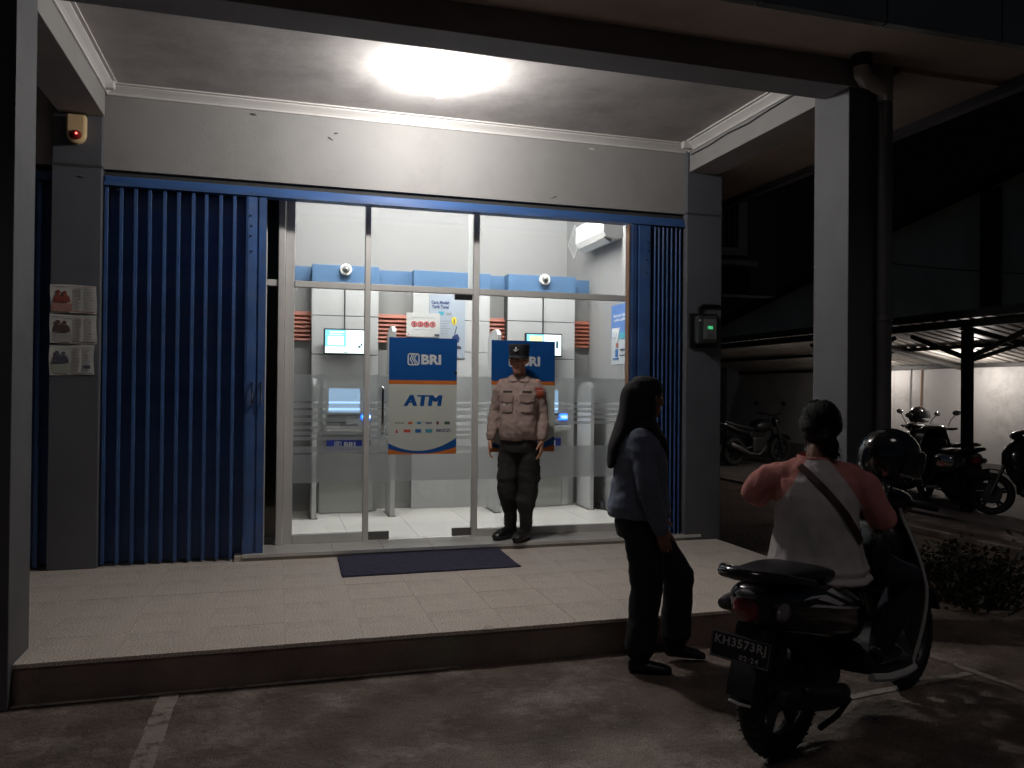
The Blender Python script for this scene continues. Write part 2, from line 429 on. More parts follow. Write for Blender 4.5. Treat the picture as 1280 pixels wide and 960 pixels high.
# crown moulding: a stepped profile run round the ceiling
prof = [(0, 0.0), (0, -0.075), (0.012, -0.075), (0.016, -0.06), (0.03, -0.045), (0.052, -0.028), (0.06, -0.022), (0.06, -0.012), (0.085, -0.012), (0.085, 0.0)]
zc = 3.814
def crown(p0, p1, n):
    n = Vector((*n, 0)); rs = []
    d = (Vector(p1) - Vector(p0)).normalized()
    for p, s in ((Vector(p0), 1), (Vector(p1), -1)):
        rs.append([p + n * a + d * (a * s) + Vector((0, 0, zc + b)) for a, b in prof])
    obj('cornice', MB().rings(rs), 'cornice', bk, world=True)
crown((-1.25, -0.001, 0), (3.60, -0.001, 0), (0, -1))
crown((-1.249, -2.06, 0), (-1.249, -0.001, 0), (1, 0))
crown((3.599, -2.06, 0), (3.599, -0.001, 0), (-1, 0))
for x in (-1.262, 3.577):   # small return blocks where the crown wraps the pilasters
    part('cornice_return', (x - 0.09 if x > 0 else x - 0.02, x + 0.02 if x > 0 else x + 0.09, -0.145, -0.09, 3.745, 3.812), 'cornice', 0.01)
# eaves: soffit boards and dark fascia panels with open joints
part('soffit', (-4.0, 4.78, -2.84, -2.313, 3.69, 3.76), 'soffit')
part('soffit', (3.905, 4.78, -2.31, 2.0, 3.66, 3.75), 'soffit')
part('eave_lip', (4.72, 4.80, -2.84, 2.0, 3.60, 3.659), 'paint_dark')
x = -4.1
for i in range(11):
    w = 0.82
    part('fascia_panel', (x + 0.006, x + w - 0.006, -2.90, -2.842, 3.64, 5.0), 'fascia', 0.004); x += w
part('fascia_panel', (4.80, 4.86, -2.83, 2.0, 3.68, 5.0), 'fascia')
part('leak_block', (-4.0, 4.7, -2.835, 3.1, 3.955, 5.0), 'paint_dark')  # unseen block added above the porch to keep light from leaking in
# side wing seen past the right pilaster
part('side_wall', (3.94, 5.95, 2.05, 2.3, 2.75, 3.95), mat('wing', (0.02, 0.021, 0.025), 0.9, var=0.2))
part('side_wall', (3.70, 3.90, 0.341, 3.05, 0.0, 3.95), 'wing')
wf = root('louvre_window', (5.25, 2.03, 3.2), 0, 'dim grey framed louvre window high beyond the right pilaster', 'window')
boxo('window_frame', (4.95, 5.06, 1.98, 2.048, 3.22, 3.95), 'paint_dark', wf)
boxo('window_frame', (5.38, 5.50, 1.98, 2.048, 3.22, 3.95), 'column_grey', wf)
boxo('window_frame', (5.062, 5.378, 1.98, 2.048, 3.86, 3.95), 'paint_dark', wf)
boxo('window_frame', (5.062, 5.378, 1.98, 2.048, 3.22, 3.31), 'paint_dark', wf)
for i in range(4): boxo('louvre_slat', (5.09 + i * 0.075, 5.115 + i * 0.075, 1.99, 2.02, 3.312, 3.858), 'truss_black', wf)
boxo('window_ledge', (4.9, 5.56, 1.84, 2.048, 3.08, 3.14), 'column_grey', wf)
# room walls
part('room_wall', (0.0, 0.055, 0.42, 2.9, 0.0, 3.95), 'room_white')
part('room_wall', (3.5, 3.58, 0.42, 2.9, 0.0, 3.95), 'room_white')
part('room_wall', (-0.3, 3.7, 2.9, 3.05, 0.0, 3.95), 'room_white')
part('room_ceiling', (0.056, 3.499, 0.25, 2.899, 3.90, 3.948), 'room_white')
part('room_wall', (3.24, 3.579, 0.345, 0.415, 0.25, 3.95), 'room_white')
part('void_wall', (-1.264, -0.001, 0.75, 0.8, 0.0, 3.95), mat('void', (0.045, 0.04, 0.036), 0.9))
part('void_wall', (-4.0, -1.26, 0.4, 0.45, 0.0, 3.95), 'void')
# chips and scuffs in the lintel paint
def fleck(cx, cz, pts, m): obj('paint_chip', MB().prism([(cx + a, cz + b) for a, b in pts], 1, -0.003, -0.0002), m, bk, world=True)
mat('chip_dark', (0.06, 0.05, 0.045), 0.9); mat('chip_pale', (0.75, 0.74, 0.72), 0.8)
fleck(-0.20, 3.70, [(-.03, .004), (-.01, -.006), (.03, -.003), (.012, .004), (.02, .012), (.0, .006), (-.006, .014)], 'chip_dark')
fleck(0.40, 3.57, [(-.03, .01), (-.018, -.002), (.01, -.014), (.018, -.008), (.0, .0), (-.012, .012)], 'chip_dark')
fleck(0.43, 3.615, [(-.012, .0), (.0, -.006), (.02, .0), (.03, .008), (.0, .006)], 'chip_dark')
fleck(2.31, 3.24, [(-.035, -.014), (-.02, -.012), (.012, .004), (.03, .014), (.01, .012), (-.012, -.002)], 'chip_dark')
fleck(2.66, 3.69, [(-.03, .0), (-.02, .012), (.0, .016), (.02, .01), (.026, -.004), (.008, .006), (-.012, .004)], 'chip_pale')

# ------------------------------------------------------------------ downpipe, cable, lamp
dp = root('downpipe', (3.73, -2.36, 0), 0, 'grey gutter downpipe running down the front of the right column', 'pipe')
obj('pipe', MB().tube([(3.735, -2.362, 0.0), (3.735, -2.362, 3.42)], 0.046, 16), 'pipe_grey', dp, True, world=True)
for z in (0.6, 2.02): obj('clamp', MB().tube([(3.735, -2.362, z), (3.735, -2.362, z + .03)], 0.054, 16), 'steel_dull', dp, True, world=True)
el = [(3.735, -2.362, 3.425), (3.733, -2.362, 3.47), (3.70, -2.366, 3.51), (3.62, -2.38, 3.53), (3.565, -2.385, 3.54), (3.535, -2.39, 3.57), (3.53, -2.39, 3.62)]
obj('elbow', MB().tube(el, [.05, .05, .05, .048, .05, .052, .05], 16), mat('pvc', (0.34, 0.33, 0.32), 0.35), dp, True, world=True)
obj('drop_pipe', MB().tube([(3.53, -2.39, 3.622), (3.53, -2.39, 3.70)], .062, 16), 'truss_black', dp, True, world=True)
tag(obj('slack_cable', MB().tube([(3.592, -0.10, 3.705), (3.594, -.4, 3.70), (3.594, -.7, 3.715), (3.594, -1.0, 3.70), (3.594, -1.3, 3.715), (3.594, -1.7, 3.725), (3.594, -2.0, 3.735)], 0.006, 6), 'black_plastic', None, True),
    'thin black slack cable pinned along the right porch beam below the cornice', 'cable')
# porch lamp: socket on the ceiling, bulb below it
LX, LY = 1.085, -1.02
lamp = root('porch_lamp', (LX, LY, 3.815), 0, 'bright white bulb glaring under the porch ceiling', 'lamp')
mat('lamp_white', (.75, .74, .72), .4)
obj('socket', MB().stack([(0, 0, 0, .045, .045), (-.012, 0, 0, .045, .045), (-.014, 0, 0, .024, .024), (-.052, 0, 0, .024, .024)], 20), 'lamp_white', lamp, True)
obj('bulb', MB().ell((0, 0, -.118), .070, .070, .068, 24, 14), 'bulb_glow', lamp, True)

# ------------------------------------------------------------------ folding steel shutters
def shutter(x0, x1, pitch, ridge, depth, name_label, zb, end=None, yb=0.0):
    s = root('folding_shutter', ((x0 + x1) / 2, yb + .05, zb), 0, name_label, 'shutter', 'blue folding steel shutters')
    n = int(round((x1 - x0) / pitch)); pitch = (x1 - x0) / n; z0, z1 = zb, 3.05
    d, w = depth, ridge; k = w * .42
    line = [(0, d), (k, d), (k, .014), (.0, .013), (.0, .004), (.003, 0), (w - .003, 0), (w, .004), (w, .013), (w - k, .014), (w - k, d), (pitch * .99, d), (pitch * .99, d + .02)]
    me = MB().rings([[(a, b, z) for a, b in line] for z in (0, z1 - z0)], closed=False).mesh('slat', False); me.materials.append(MATS['shutter_blue'])
    for i in range(n):
        o = obj('slat', me, None, s); o.location = (x0 + i * pitch - (x0 + x1) / 2, -.05 + random.uniform(-.002, .002), 0)
        o.rotation_euler = (random.uniform(-.001, .001), random.uniform(-.0015, .0015), random.uniform(-.05, .05))
    return s
sL = shutter(-1.255, -0.245, 0.0990, 0.027, 0.085, 'wide blue folding steel shutter half drawn across the left of the entrance', 0.215)
def endpanel(s, xs, z0, y=-0.012):
    """flat leading panel with folded edges"""
    line = [(xs[0], .06), (xs[0], y), (xs[1], y - .006), (xs[2], y), (xs[2] + .004, y + .012), (xs[3] - .004, y + .012), (xs[3], y), (xs[4], y), (xs[4], .06)]
    rs = [[(a, b, z) for a, b in line] for z in (z0, 3.05)]
    obj('end_panel', MB().rings(rs), 'shutter_blue', s, world=True)
endpanel(sL, (-0.243, -0.225, -0.165, -0.145, -0.09), 0.245)
def pull(s, x, z0, z1, y):
    obj('handle', MB().tube([(x, y, z0), (x, y - .035, z0 + .012), (x, y - .04, z0 + .05), (x, y - .04, z1 - .05), (x, y - .035, z1 - .012), (x, y, z1)], .007, 8), 'chrome', s, True, world=True)
pull(sL, -0.185, 1.42, 1.60, -.014); pull(sL, -0.118, 1.42, 1.60, -.014)
sR = shutter(3.235, 3.58, 0.0435, 0.014, 0.075, 'narrow blue folding steel shutter packed tight against the right pilaster', 0.255)
endpanel(sR, (3.03, 3.06, 3.10, 3.125, 3.232), 0.256)
pull(sR, 3.035, 1.40, 1.60, -.014)
obj('kick_plate', MB().box(3.018, 3.029, -.02, .05, .256, 3.05), mat('edge_rust', (0.33, 0.20, 0.13), .6), sR, world=True)
for s, xc in ((sL, -0.21), (sR, 3.20)):      # stamped keyhole slots
    for z in (2.62, 2.74, 2.82, 2.90):
        obj('slot', MB().disc((xc + random.uniform(-.01, .01), -.0215, z), .008, .004, 1, 8), 'black_plastic', s, world=True)
s3 = shutter(-3.3, -1.602, 0.101, 0.030, 0.085, 'dark blue folding shutter of the next bay beyond the left pilaster', 0.215)
rl = root('shutter_track', (1.15, 0.08, 3.05), 0, 'long blue steel shutter track under the porch lintel', 'rail')
boxo('track', (-1.26, 3.575, -0.004, 0.14, 3.068, 3.135), 'rail_blue', rl, bevel=0.01)
boxo('track_lip', (-1.26, 3.575, -0.02, -0.006, 3.06, 3.085), 'shutter_blue', rl)
boxo('track_gap', (-1.262, 3.578, 0.03, 0.14, 3.137, 3.181), 'gap_dark', rl)
boxo('track', (-4.0, -1.605, -0.004, 0.14, 3.068, 3.135), 'shutter_blue', rl)

# ------------------------------------------------------------------ glazed shopfront
sf = root('glass_shopfront', (1.6, 0.33, 0.25), 0, 'aluminium framed glass front of the ATM hall', 'shopfront')
Y0, Y1 = 0.30, 0.37
def fr(name, b, bevel=0.004, m='aluminium'): return boxo(name, b, m, sf, bevel=bevel)
fr('frame_post', (0.005, 0.058, Y0 - .02, Y1, 0.25, 3.9)); fr('frame_post', (0.061, 0.136, Y0 + .012, 0.42, 0.25, 3.9))
fr('frame_post', (-0.12, -0.085, Y0, Y1, 0.25, 3.9))
fr('mullion', (0.717, 0.764, Y0, Y1, 0.25, 3.9)); fr('mullion', (1.671, 1.722, Y0, Y1, 0.25, 3.9))
fr('jamb', (1.676, 1.716, Y1 + .001, 0.56, 2.452, 3.2), m='print_white')
fr('frame_post', (3.2, 3.24, Y0, Y1, 0.25, 3.9))
for a, b in ((-0.084, 0.004), (0.137, 0.716), (0.765, 1.670), (1.723, 3.199)):
    fr('transom', (a, b, Y0 + .002, Y1 - .002, 2.397, 2.45))
fr('bottom_rail', (0.137, 0.716, Y0 + .002, Y1 - .002, 0.25, 0.325)); fr('bottom_rail', (1.723, 3.199, Y0 + .002, Y1 - .002, 0.25, 0.315))
GY = (0.333, 0.341)
def pane(name, x0, x1, z0, z1, parent=sf): return boxo(name, (x0, x1, *GY, z0, z1), 'glass', parent)
for a, b in ((0.138, 0.715), (0.766, 1.669), (1.724, 3.198), (-0.083, 0.003)): pane('pane', a, b, 2.452, 3.895)
pane('pane', -0.083, 0.003, 0.252, 2.395)
pL = pane('pane', 0.138, 0.715, 0.327, 2.395); pR = pane('pane', 1.724, 3.198, 0.317, 2.395)
door = pane('glass_door', 0.768, 1.666, 0.262, 2.385)
gapsA = [(1.433, .017), (1.376, .021), (1.312, .024), (1.251, .030), (1.198, .019), (1.150, .016), (1.087, .052), (1.0, .012)]
gapsB = [(1.433, .017), (1.384, .014), (1.336, .024), (1.285, .024), (1.145, .20)]
def frost(p, x0, x1, gaps):
    z = 1.668
    for c, h in gaps + [(0.754, 0.0)]:
        t = c + h / 2
        a, b = x0 + .001, x1 - .001
        obj('frosted_strip', MB().add([(a, .3315, t), (b, .3315, t), (b, .3315, z), (a, .3315, z)], [(0, 1, 2, 3)]), 'frosted', p, world=True); z = c - h / 2
frost(pL, 0.138, 0.715, gapsA); frost(door, 0.768, 1.666, gapsA); frost(pR, 1.724, 3.198, gapsB)
for x0, x1, z0, z1 in ((0.766, 0.945, 0.255, 0.325), (1.50, 1.670, 0.258, 0.328)):
    boxo('patch_fitting', (x0, x1, 0.322, 0.352, z0, z1), 'steel_dull', door, bevel=.004)
boxo('door_closer', (1.50, 1.655, 0.29, 0.330, 2.345, 2.392), 'black_plastic', door, bevel=.005)
obj('door_handle', MB().tube([(.872, .333, 1.17), (.872, .27, 1.172), (.872, .262, 1.19), (.872, .262, 1.54), (.872, .27, 1.558), (.872, .333, 1.56)], .0125, 10), 'chrome', door, True, world=True)
obj('lock', MB().disc((1.52, .326, 1.70), .012, .012, 1, 12), 'chrome', door, world=True)

# ------------------------------------------------------------------ printed ATM signs
def logo(parent, cx, cz, h, y, m):
    """rounded square outline with folded strokes inside"""
    r = h * .2; t = h * .10; H = h / 2; n = 6
    def rr(H, r):
        P = []
        for sx, sz, a0 in ((1, 1, 0), (-1, 1, 90), (-1, -1, 180), (1, -1, 270)):
            for i in range(n + 1):
                a = R(a0 + 90 * i / n); P.append((sx * (H - r) + r * math.cos(a), sz * (H - r) + r * math.sin(a)))
        return P
    A, B = rr(H, r), rr(H - t, max(r - t, .001)); k = len(A); mb = MB(); vs = []
    for yy in (y, y - .0015):
        vs += [(cx + a, yy, cz + b) for a, b in A] + [(cx + a, yy, cz + b) for a, b in B]
    fs = []
    for i in range(k):
        j = (i + 1) % k
        fs += [(2 * k + i, 2 * k + j, 3 * k + j, 3 * k + i), (i, j, 2 * k + j, 2 * k + i), (k + i, 3 * k + i, 3 * k + j, k + j)]
    mb.add(vs, fs)
    def stroke(pts, w):
        for (a, b), (c, d) in zip(pts[:-1], pts[1:]):
            v = Vector((c - a, d - b)); q = Vector((-v.y, v.x)).normalized() * w / 2
            mb.prism([(cx + a + q.x, cz + b + q.y), (cx + a - q.x, cz + b - q.y), (cx + c - q.x, cz + d - q.y), (cx + c + q.x, cz + d + q.y)], 1, y, y - .0015)
    s = h
    stroke([(-.16 * s, .44 * s), (-.16 * s, .22 * s), (-.30 * s, .02 * s), (-.10 * s, -.30 * s), (-.06 * s, -.44 * s)], .085 * s)
    stroke([(.06 * s, .44 * s), (-.12 * s, .04 * s), (.12 * s, -.24 * s), (.16 * s, -.44 * s)], .085 * s)
    stroke([(.27 * s, .44 * s), (.05 * s, .06 * s), (.30 * s, -.26 * s), (.34 * s, -.40 * s)], .085 * s)
    obj('logo', mb, m, parent, world=True)
def atm_sign(x0, x1, z0, z1, label):
    y = 0.327; s = root('atm_sign', ((x0 + x1) / 2, y, z0), 0, label, 'sign', 'printed ATM signs on the glass')
    zb = z0 + (z1 - z0) * .635; zo = z0 + (z1 - z0) * .60; w = x1 - x0
    boxo('blue_field', (x0, x1, y - .002, y, zb, z1), 'brand_blue', s)
    boxo('orange_stripe', (x0, x1, y - .002, y, zo, zb), 'brand_orange', s)
    boxo('white_field', (x0, x1, y - .002, y, z0, zo), 'sign_white', s)
    def curve(l, m_, r_): return [(x0 + w * t, (1 - t) ** 2 * l + 2 * t * (1 - t) * m_ + t * t * r_) for t in [i / 14 for i in range(15)]]
    up = curve(z0 + .098, z0 - .06, z0 + .142); lo = curve(z0 + .05, z0 - .045, z0 + .062)
    lo = [(a, max(b, z0 + .003)) for a, b in lo]
    obj('blue_swoosh', MB().prism([(a, max(b, z0 + .012)) for a, b in up] + lo[::-1], 1, y - .003, y - .0022), 'brand_blue', s, world=True)
    obj('orange_swoosh', MB().prism(lo + [(x1, z0), (x0, z0)], 1, y - .003, y - .0022), 'brand_orange', s, world=True)
    cz = z0 + (z1 - z0) * .815; yt = y - .0025
    logo(s, x0 + w * .355, cz, .105, yt, 'print_white')
    text_obj('bank_name', 'BRI', .1, 'print_white', s, (x0 + w * .615, yt, cz), fit=(.175, .088), weight=.004)
    for q, dy in ((-.010, 0), (-.005, -.0002), (.0, -.0004), (.005, -.0006), (.010, -.0008)): text_obj('lettering', 'ATM', .1, 'brand_blue', s, (x0 + w * .50 + q, yt + dy, z0 + (z1 - z0) * .462), fit=(.325, .094), shear=.12, spacing=1.08)
    xs = [.16, .32, .44, .59, .73, .87]; za = z0 + (z1 - z0) * .268; zc_ = z0 + (z1 - z0) * .20
    k = MB().disc((x0 + w * .305, yt, za), .011, .0012, 1, 12); obj('card_emblem', k, mat('chip_red', (.55, .03, .02), .5), s, world=True)
    k = MB().disc((x0 + w * .335, yt - .0004, za), .011, .0012, 1, 12); obj('card_emblem', k, mat('chip_amber', (.65, .25, .02), .5), s, world=True)
    k = MB().disc((x0 + w * .43, yt, za), .011, .0012, 1, 12).disc((x0 + w * .455, yt - .0005, za), .011, .0012, 1, 12); obj('card_emblem', k, mat('chip_teal', (.01, .20, .40), .5), s, world=True)
    text_obj('card_name', 'VISA', .03, mat('ink_blue', (.03, .05, .16), .5), s, (x0 + w * .585, yt, za), fit=(.062, .018), weight=.001, shear=.15)
    boxo('card_emblem', (x0 + w * .70, x0 + w * .735, yt - .0012, yt, za - .013, za + .013), mat('chip_maroon', (.22, .05, .05), .5), s)
    boxo('card_emblem', (x0 + w * .82, x0 + w * .90, yt - .0012, yt, za - .013, za + .013), mat('chip_green', (.06, .11, .08), .5), s)
    text_obj('card_name', 'prima', .03, mat('chip_olive', (.24, .22, .05), .5), s, (x0 + w * .165, yt, za), fit=(.075, .018), weight=.0008)
    k = MB().prism([(x0 + w * .10, zc_ - .016), (x0 + w * .14, zc_ - .016), (x0 + w * .12, zc_ + .018)], 1, yt - .0012, yt); obj('card_emblem', k, 'chip_red', s, world=True)
    boxo('card_emblem', (x0 + w * .22, x0 + w * .32, yt - .0012, yt, zc_ - .012, zc_ + .012), mat('chip_scarlet', (.60, .08, .06), .5), s)
    boxo('card_emblem', (x0 + w * .39, x0 + w * .475, yt - .0012, yt, zc_ - .015, zc_ + .015), mat('chip_navy', (.02, .12, .33), .5), s)
    boxo('card_emblem', (x0 + w * .54, x0 + w * .64, yt - .0012, yt, zc_ - .015, zc_ + .015), mat('chip_cyan', (.06, .32, .42), .5), s)
    text_obj('card_name', 'BRIZZI', .03, 'ink_blue', s, (x0 + w * .805, yt, zc_ + .003), fit=(.125, .026), weight=.0005)
    return s
atm_sign(0.93, 1.53, 0.985, 2.0, 'blue and white ATM sign facing out unobstructed on the glass door')
atm_sign(1.845, 2.447, 0.995, 2.0, 'blue and white ATM sign half hidden behind the standing guard')
# ------------------------------------------------------------------ ATM hall interior
bw = root('backdrop_wall', (1.8, 2.1, 0.25), 0, 'white panelled backdrop behind the cash machines with blue band and orange louvres', 'wall panel')
def bp_(name, b, m, bevel=0.0): return boxo(name, b, m, bw, bevel=bevel)
def booth(x0, x1, xm, zj):
    bp_('backing', (x0 + .01, x1 - .01, 2.03, 2.3, .25, 2.84), 'gap_dark')
    bp_('wall_panel', (x0, x1, 2.0, 2.028, .25, 1.905), 'panel_white', .002)
    for a, b in ((x0, xm - .004), (xm + .004, x1)):
        bp_('wall_panel', (a, b, 2.0, 2.028, 1.913, zj), 'panel_white', .002); bp_('wall_panel', (a, b, 2.0, 2.028, zj + .008, 2.635), 'panel_white', .002)
    bp_('blue_band', (x0 - .002, x1 + .002, 1.985, 2.3, 2.639, 2.85), 'band_blue', .002)
booth(0.347, 1.035, 0.681, 2.312); booth(2.475, 3.27, 2.885, 2.325)
def recess(x0, x1):
    bp_('grey_panel', (x0, x1, 2.16, 2.18, .25, 2.635), 'panel_grey'); bp_('blue_band', (x0, x1, 2.14, 2.18, 2.639, 2.842), 'band_blue')
    for i in range(7):
        z = 2.055 + i * .0445
        obj('louvre', MB().prism([(2.158, z), (2.158, z + .043), (2.143, z + .043), (2.118, z + .006), (2.118, z)], 0, x0 + .002, x1 - .002), 'louvre_orange', bw, world=True)
for a, b in ((0.056, .345), (1.037, 1.418), (2.285, 2.473), (3.272, 3.499)): recess(a, b)
bp_('wall_panel', (1.42, 2.283, 2.08, 2.18, .25, 1.965), 'panel_white', .002); bp_('wall_panel', (1.42, 2.283, 2.08, 2.18, 1.972, 2.315), 'panel_white', .002)
bp_('wall_panel', (1.42, 2.283, 2.08, 2.18, 2.322, 2.635), 'panel_white', .002); bp_('blue_band', (1.42, 2.283, 2.06, 2.18, 2.639, 2.85), 'band_blue', .002)

for cx, lab in ((.70, 'grey cash machine with glowing blue card slot in the left booth'), (2.90, 'grey cash machine in the right booth partly hidden behind the guard')):
    a = root('cash_machine', (cx, 1.75, .25), 0, lab, 'cash machine', 'cash machines')
    def ab(name, b, m, bevel=.006): return boxo(name, (cx + b[0], cx + b[1], *b[2:]), m, a, bevel=bevel)
    ab('base_cabinet', (-.27, .20, 1.92, 1.999, .255, .80), 'atm_grey'); ab('side_panel', (.205, .29, 1.94, 1.999, .255, .80), 'panel_white')
    ab('body', (-.24, .26, 1.90, 1.999, .805, 1.10), 'atm_grey'); ab('console', (-.22, .25, 1.78, 1.999, 1.105, 1.16), 'atm_grey')
    ab('fascia', (-.24, .26, 1.90, 1.999, 1.165, 1.62), 'atm_grey')
    ab('screen', (-.18, .14, 1.888, 1.899, 1.30, 1.55), emat('atm_screen', (.42, .66, 1.0), .9) if 'atm_screen' not in MATS else 'atm_screen', .002)
    ab('screen_bezel', (-.20, .16, 1.89, 1.8995, 1.27, 1.298), 'atm_dark', .002)
    ab('keypad', (-.06, .12, 1.80, 1.90, 1.161, 1.18), 'atm_dark', .004)
    for i in range(4):
        for j in range(3): ab('key', (-.045 + i * .04, -.015 + i * .04, 1.812 + j * .026, 1.832 + j * .026, 1.181, 1.188), 'steel_dull', .002)
    ab('card_slot', (.15, .25, 1.885, 1.8995, 1.22, 1.29), emat('slot_blue', (.02, .17, 1.0), 2.6) if 'slot_blue' not in MATS else 'slot_blue', .002)
    ab('slot_light', (.17, .25, 1.879, 1.8845, 1.24, 1.272), emat('slot_white', (.55, .85, 1.0), 2.5) if 'slot_white' not in MATS else 'slot_white', .002)
    ab('cash_tray', (-.20, .0, 1.885, 1.8995, 1.20, 1.25), 'atm_dark', .003)
    sg = ab('name_plate', (-.20, .16, 1.845, 1.85, .915, 1.022), mat('plate_blue', (.012, .03, .25), .4), .001)
    ab('plate_bracket', (-.1, .06, 1.851, 1.899, .93, 1.0), 'atm_dark')
    logo(sg, cx - .085, .968, .07, 1.844, 'print_white')
    text_obj('bank_name', 'BRI', .1, 'print_white', sg, (cx + .035, 1.8435, .968), fit=(.115, .058), weight=.003)
for x, lab in ((.365, 'thin white privacy screen left of the left cash machine'), (1.145, 'white curved-top privacy screen right of the left cash machine'), (2.255, 'white curved-top privacy screen left of the right cash machine'), (3.32, 'thin white privacy screen right of the right cash machine')):
    s = root('privacy_screen', (x, 1.75, .25), 0, lab, 'partition', 'privacy screens beside the cash machines')
    top = 2.2 if 1 < x < 3 else 1.65
    pts = [(1.56, .26), (1.97, .26), (1.97, top - .14)] + [(1.97 - .30 * (1 - math.cos(R(q))) , top - .14 + .14 * math.sin(R(q))) for q in range(15, 91, 15)] + [(1.60, top - .02), (1.56, top - .06)]
    obj('screen_panel', MB().prism(pts, 0, x - .022, x + .022), 'panel_white', s, world=True, bevel=.004)
    boxo('foot', (x - .04, x + .04, 1.57, 1.96, .25, .259), 'steel_dull', s)
# televisions
emat('tv_white', (.86, .97, 1.0), 1.15); emat('tv_cyan', (.22, .70, .90), .95); emat('tv_yellow', (.75, .80, .42), .8); emat('tv_dark', (.05, .12, .16), .5)
for i, (x0, x1, z0, z1, lab) in enumerate(((.462, .935, 1.905, 2.175, 'small wall television showing a white and blue picture on the left booth panel'), (2.645, 3.08, 1.93, 2.19, 'small wall television showing a teal and yellow picture above the right machine'))):
    t = root('television', ((x0 + x1) / 2, 1.93, z0), 0, lab, 'television', 'wall televisions')
    boxo('casing', (x0, x1, 1.885, 1.93, z0, z1), 'black_plastic', t, bevel=.006)
    boxo('bracket', (x0 + .15, x1 - .15, 1.931, 1.998, z0 + .06, z1 - .06), 'black_plastic', t)
    w, h = x1 - x0 - .03, z1 - z0 - .03; a, b = x0 + .015, z0 + .015; y = 1.884
    sc = boxo('display', (a, a + w, y - .0015, y, b, b + h), 'tv_white' if i == 0 else 'tv_cyan', t)
    def px(u0, u1, v0, v1, m, k=1): boxo('picture', (a + w * u0, a + w * u1, y - .0015 - .0008 * k, y - .0016 - .0008 * (k - 1), b + h * v0, b + h * v1), m, sc)
    if i == 0:
        px(0, .48, .28, 1, 'tv_cyan'); px(.06, .42, .34, .72, 'tv_white', 2); px(.1, .4, .78, .82, 'tv_white', 2); px(.1, .44, .88, .93, 'tv_white', 2)
        px(.76, .82, .24, .34, 'tv_dark'); px(.82, .86, .34, .44, 'tv_dark'); px(.42, .52, .02, .05, 'tv_dark')
    else:
        px(.08, .46, .62, .94, 'tv_yellow'); px(.5, 1, 0, 1, 'tv_white'); px(.85, .92, .35, .7, 'tv_dark', 2); px(.06, .42, .1, .5, 'tv_dark', 2)
    xm = .681 if i == 0 else 2.885
    tag(obj('power_cable', MB().tube([(xm, 1.992, 2.635), (xm, 1.99, 2.4), (xm, 1.985, z1 - .05)], .006, 6), 'black_plastic', None, True), 'thin dark cable running up from the ' + ('left' if i == 0 else 'right') + ' wall television', 'cable', 'television cables')
for x, lab in ((.686, 'white dome security camera on the blue band above the left television'), (2.892, 'white dome security camera on the blue band above the right television')):
    d = root('security_camera', (x, 1.985, 2.80), 0, lab, 'camera', 'dome security cameras')
    obj('mount', MB().disc((0, -.012, 0), .062, .024, 1, 24), 'lamp_white', d, True)
    obj('ring', MB().torus((0, -.03, 0), .047, .016, 1, 24, 8), 'lamp_white', d, True, ang=80)
    obj('dome', MB().ell((0, -.03, 0), .040, .042, .040, 16, 10), mat('dome_grey', (.16, .16, .16), .2), d, True)
    obj('lens', MB().disc((-.006, -.072, -.004), .012, .012, 1, 12), 'black_plastic', d, True)
# air conditioner
ac = root('air_conditioner', (3.4, 1.6, 3.14), 0, 'white split air conditioner high on the right wall of the hall', 'air conditioner')
mat('ac_white', (.80, .79, .77), .35, var=.01)
pr = [(3.499, 3.17), (3.499, 3.45), (3.33, 3.45), (3.285, 3.42), (3.275, 3.24), (3.31, 3.185), (3.40, 3.165)]
obj('casing', MB().prism(pr, 1, 1.20, 2.02), 'ac_white', ac, world=True, bevel=.008)
obj('air_outlet', MB().prism([(3.308, 3.183), (3.398, 3.163), (3.40, 3.15), (3.312, 3.168)], 1, 1.25, 1.97), 'atm_dark', ac, world=True)
obj('flap', MB().prism([(3.296, 3.175), (3.30, 3.18), (3.37, 3.132), (3.366, 3.126)], 1, 1.24, 1.98), 'ac_white', ac, world=True)
boxo('front_seam', (3.2745, 3.28, 1.22, 2.0, 3.255, 3.262), 'panel_grey', ac)
# diamond sheet, posters
dm = root('diamond_plaque', (3.49, 2.62, 3.37), 0, 'pale grey diamond shaped plaque on the right wall near the corner', 'plaque')
obj('plaque', MB().prism([(2.62, 3.16), (2.85, 3.375), (2.62, 3.59), (2.39, 3.375)], 0, 3.488, 3.499), mat('plaque_grey', (.42, .42, .42), .4), dm, world=True)
obj('plaque_face', MB().prism([(2.62, 3.21), (2.80, 3.375), (2.62, 3.54), (2.44, 3.375)], 0, 3.484, 3.4875), mat('plaque_face', (.33, .33, .33), .5, stain=(.45, .45, .45), stain_s=18), dm, world=True)
def poster(name, label, b, base, cat='poster', group=None, axis=1):
    p = root(name, ((b[0] + b[1]) / 2, (b[2] + b[3]) / 2, b[4]), 0, label, cat, group); boxo('sheet', b, base, p); return p
mat('poster_pale', (.36, .41, .48), .5, var=.03); mat('ink_dark', (.05, .06, .09), .6); mat('ink_grey', (.3, .31, .34), .6); mat('ink_red', (.5, .03, .03), .6); mat('ink_yellow', (.72, .58, .05), .5)
po = poster('wall_poster', 'pale blue promotional poster with small print on the middle panel', (1.60, 2.0, 2.070, 2.0785, 1.90, 2.60), 'poster_pale', group='posters inside the hall')
def ink(p, x0, x1, z0, z1, m, y): boxo('print', (x0, x1, y - .002, y - .0005, z0, z1), m, p)
text_obj('headline', 'Cara Mudah\nTarik Tunai', .05, 'ink_blue', po, (1.72, 2.0685, 2.485), fit=(.20, .085), weight=.0015)
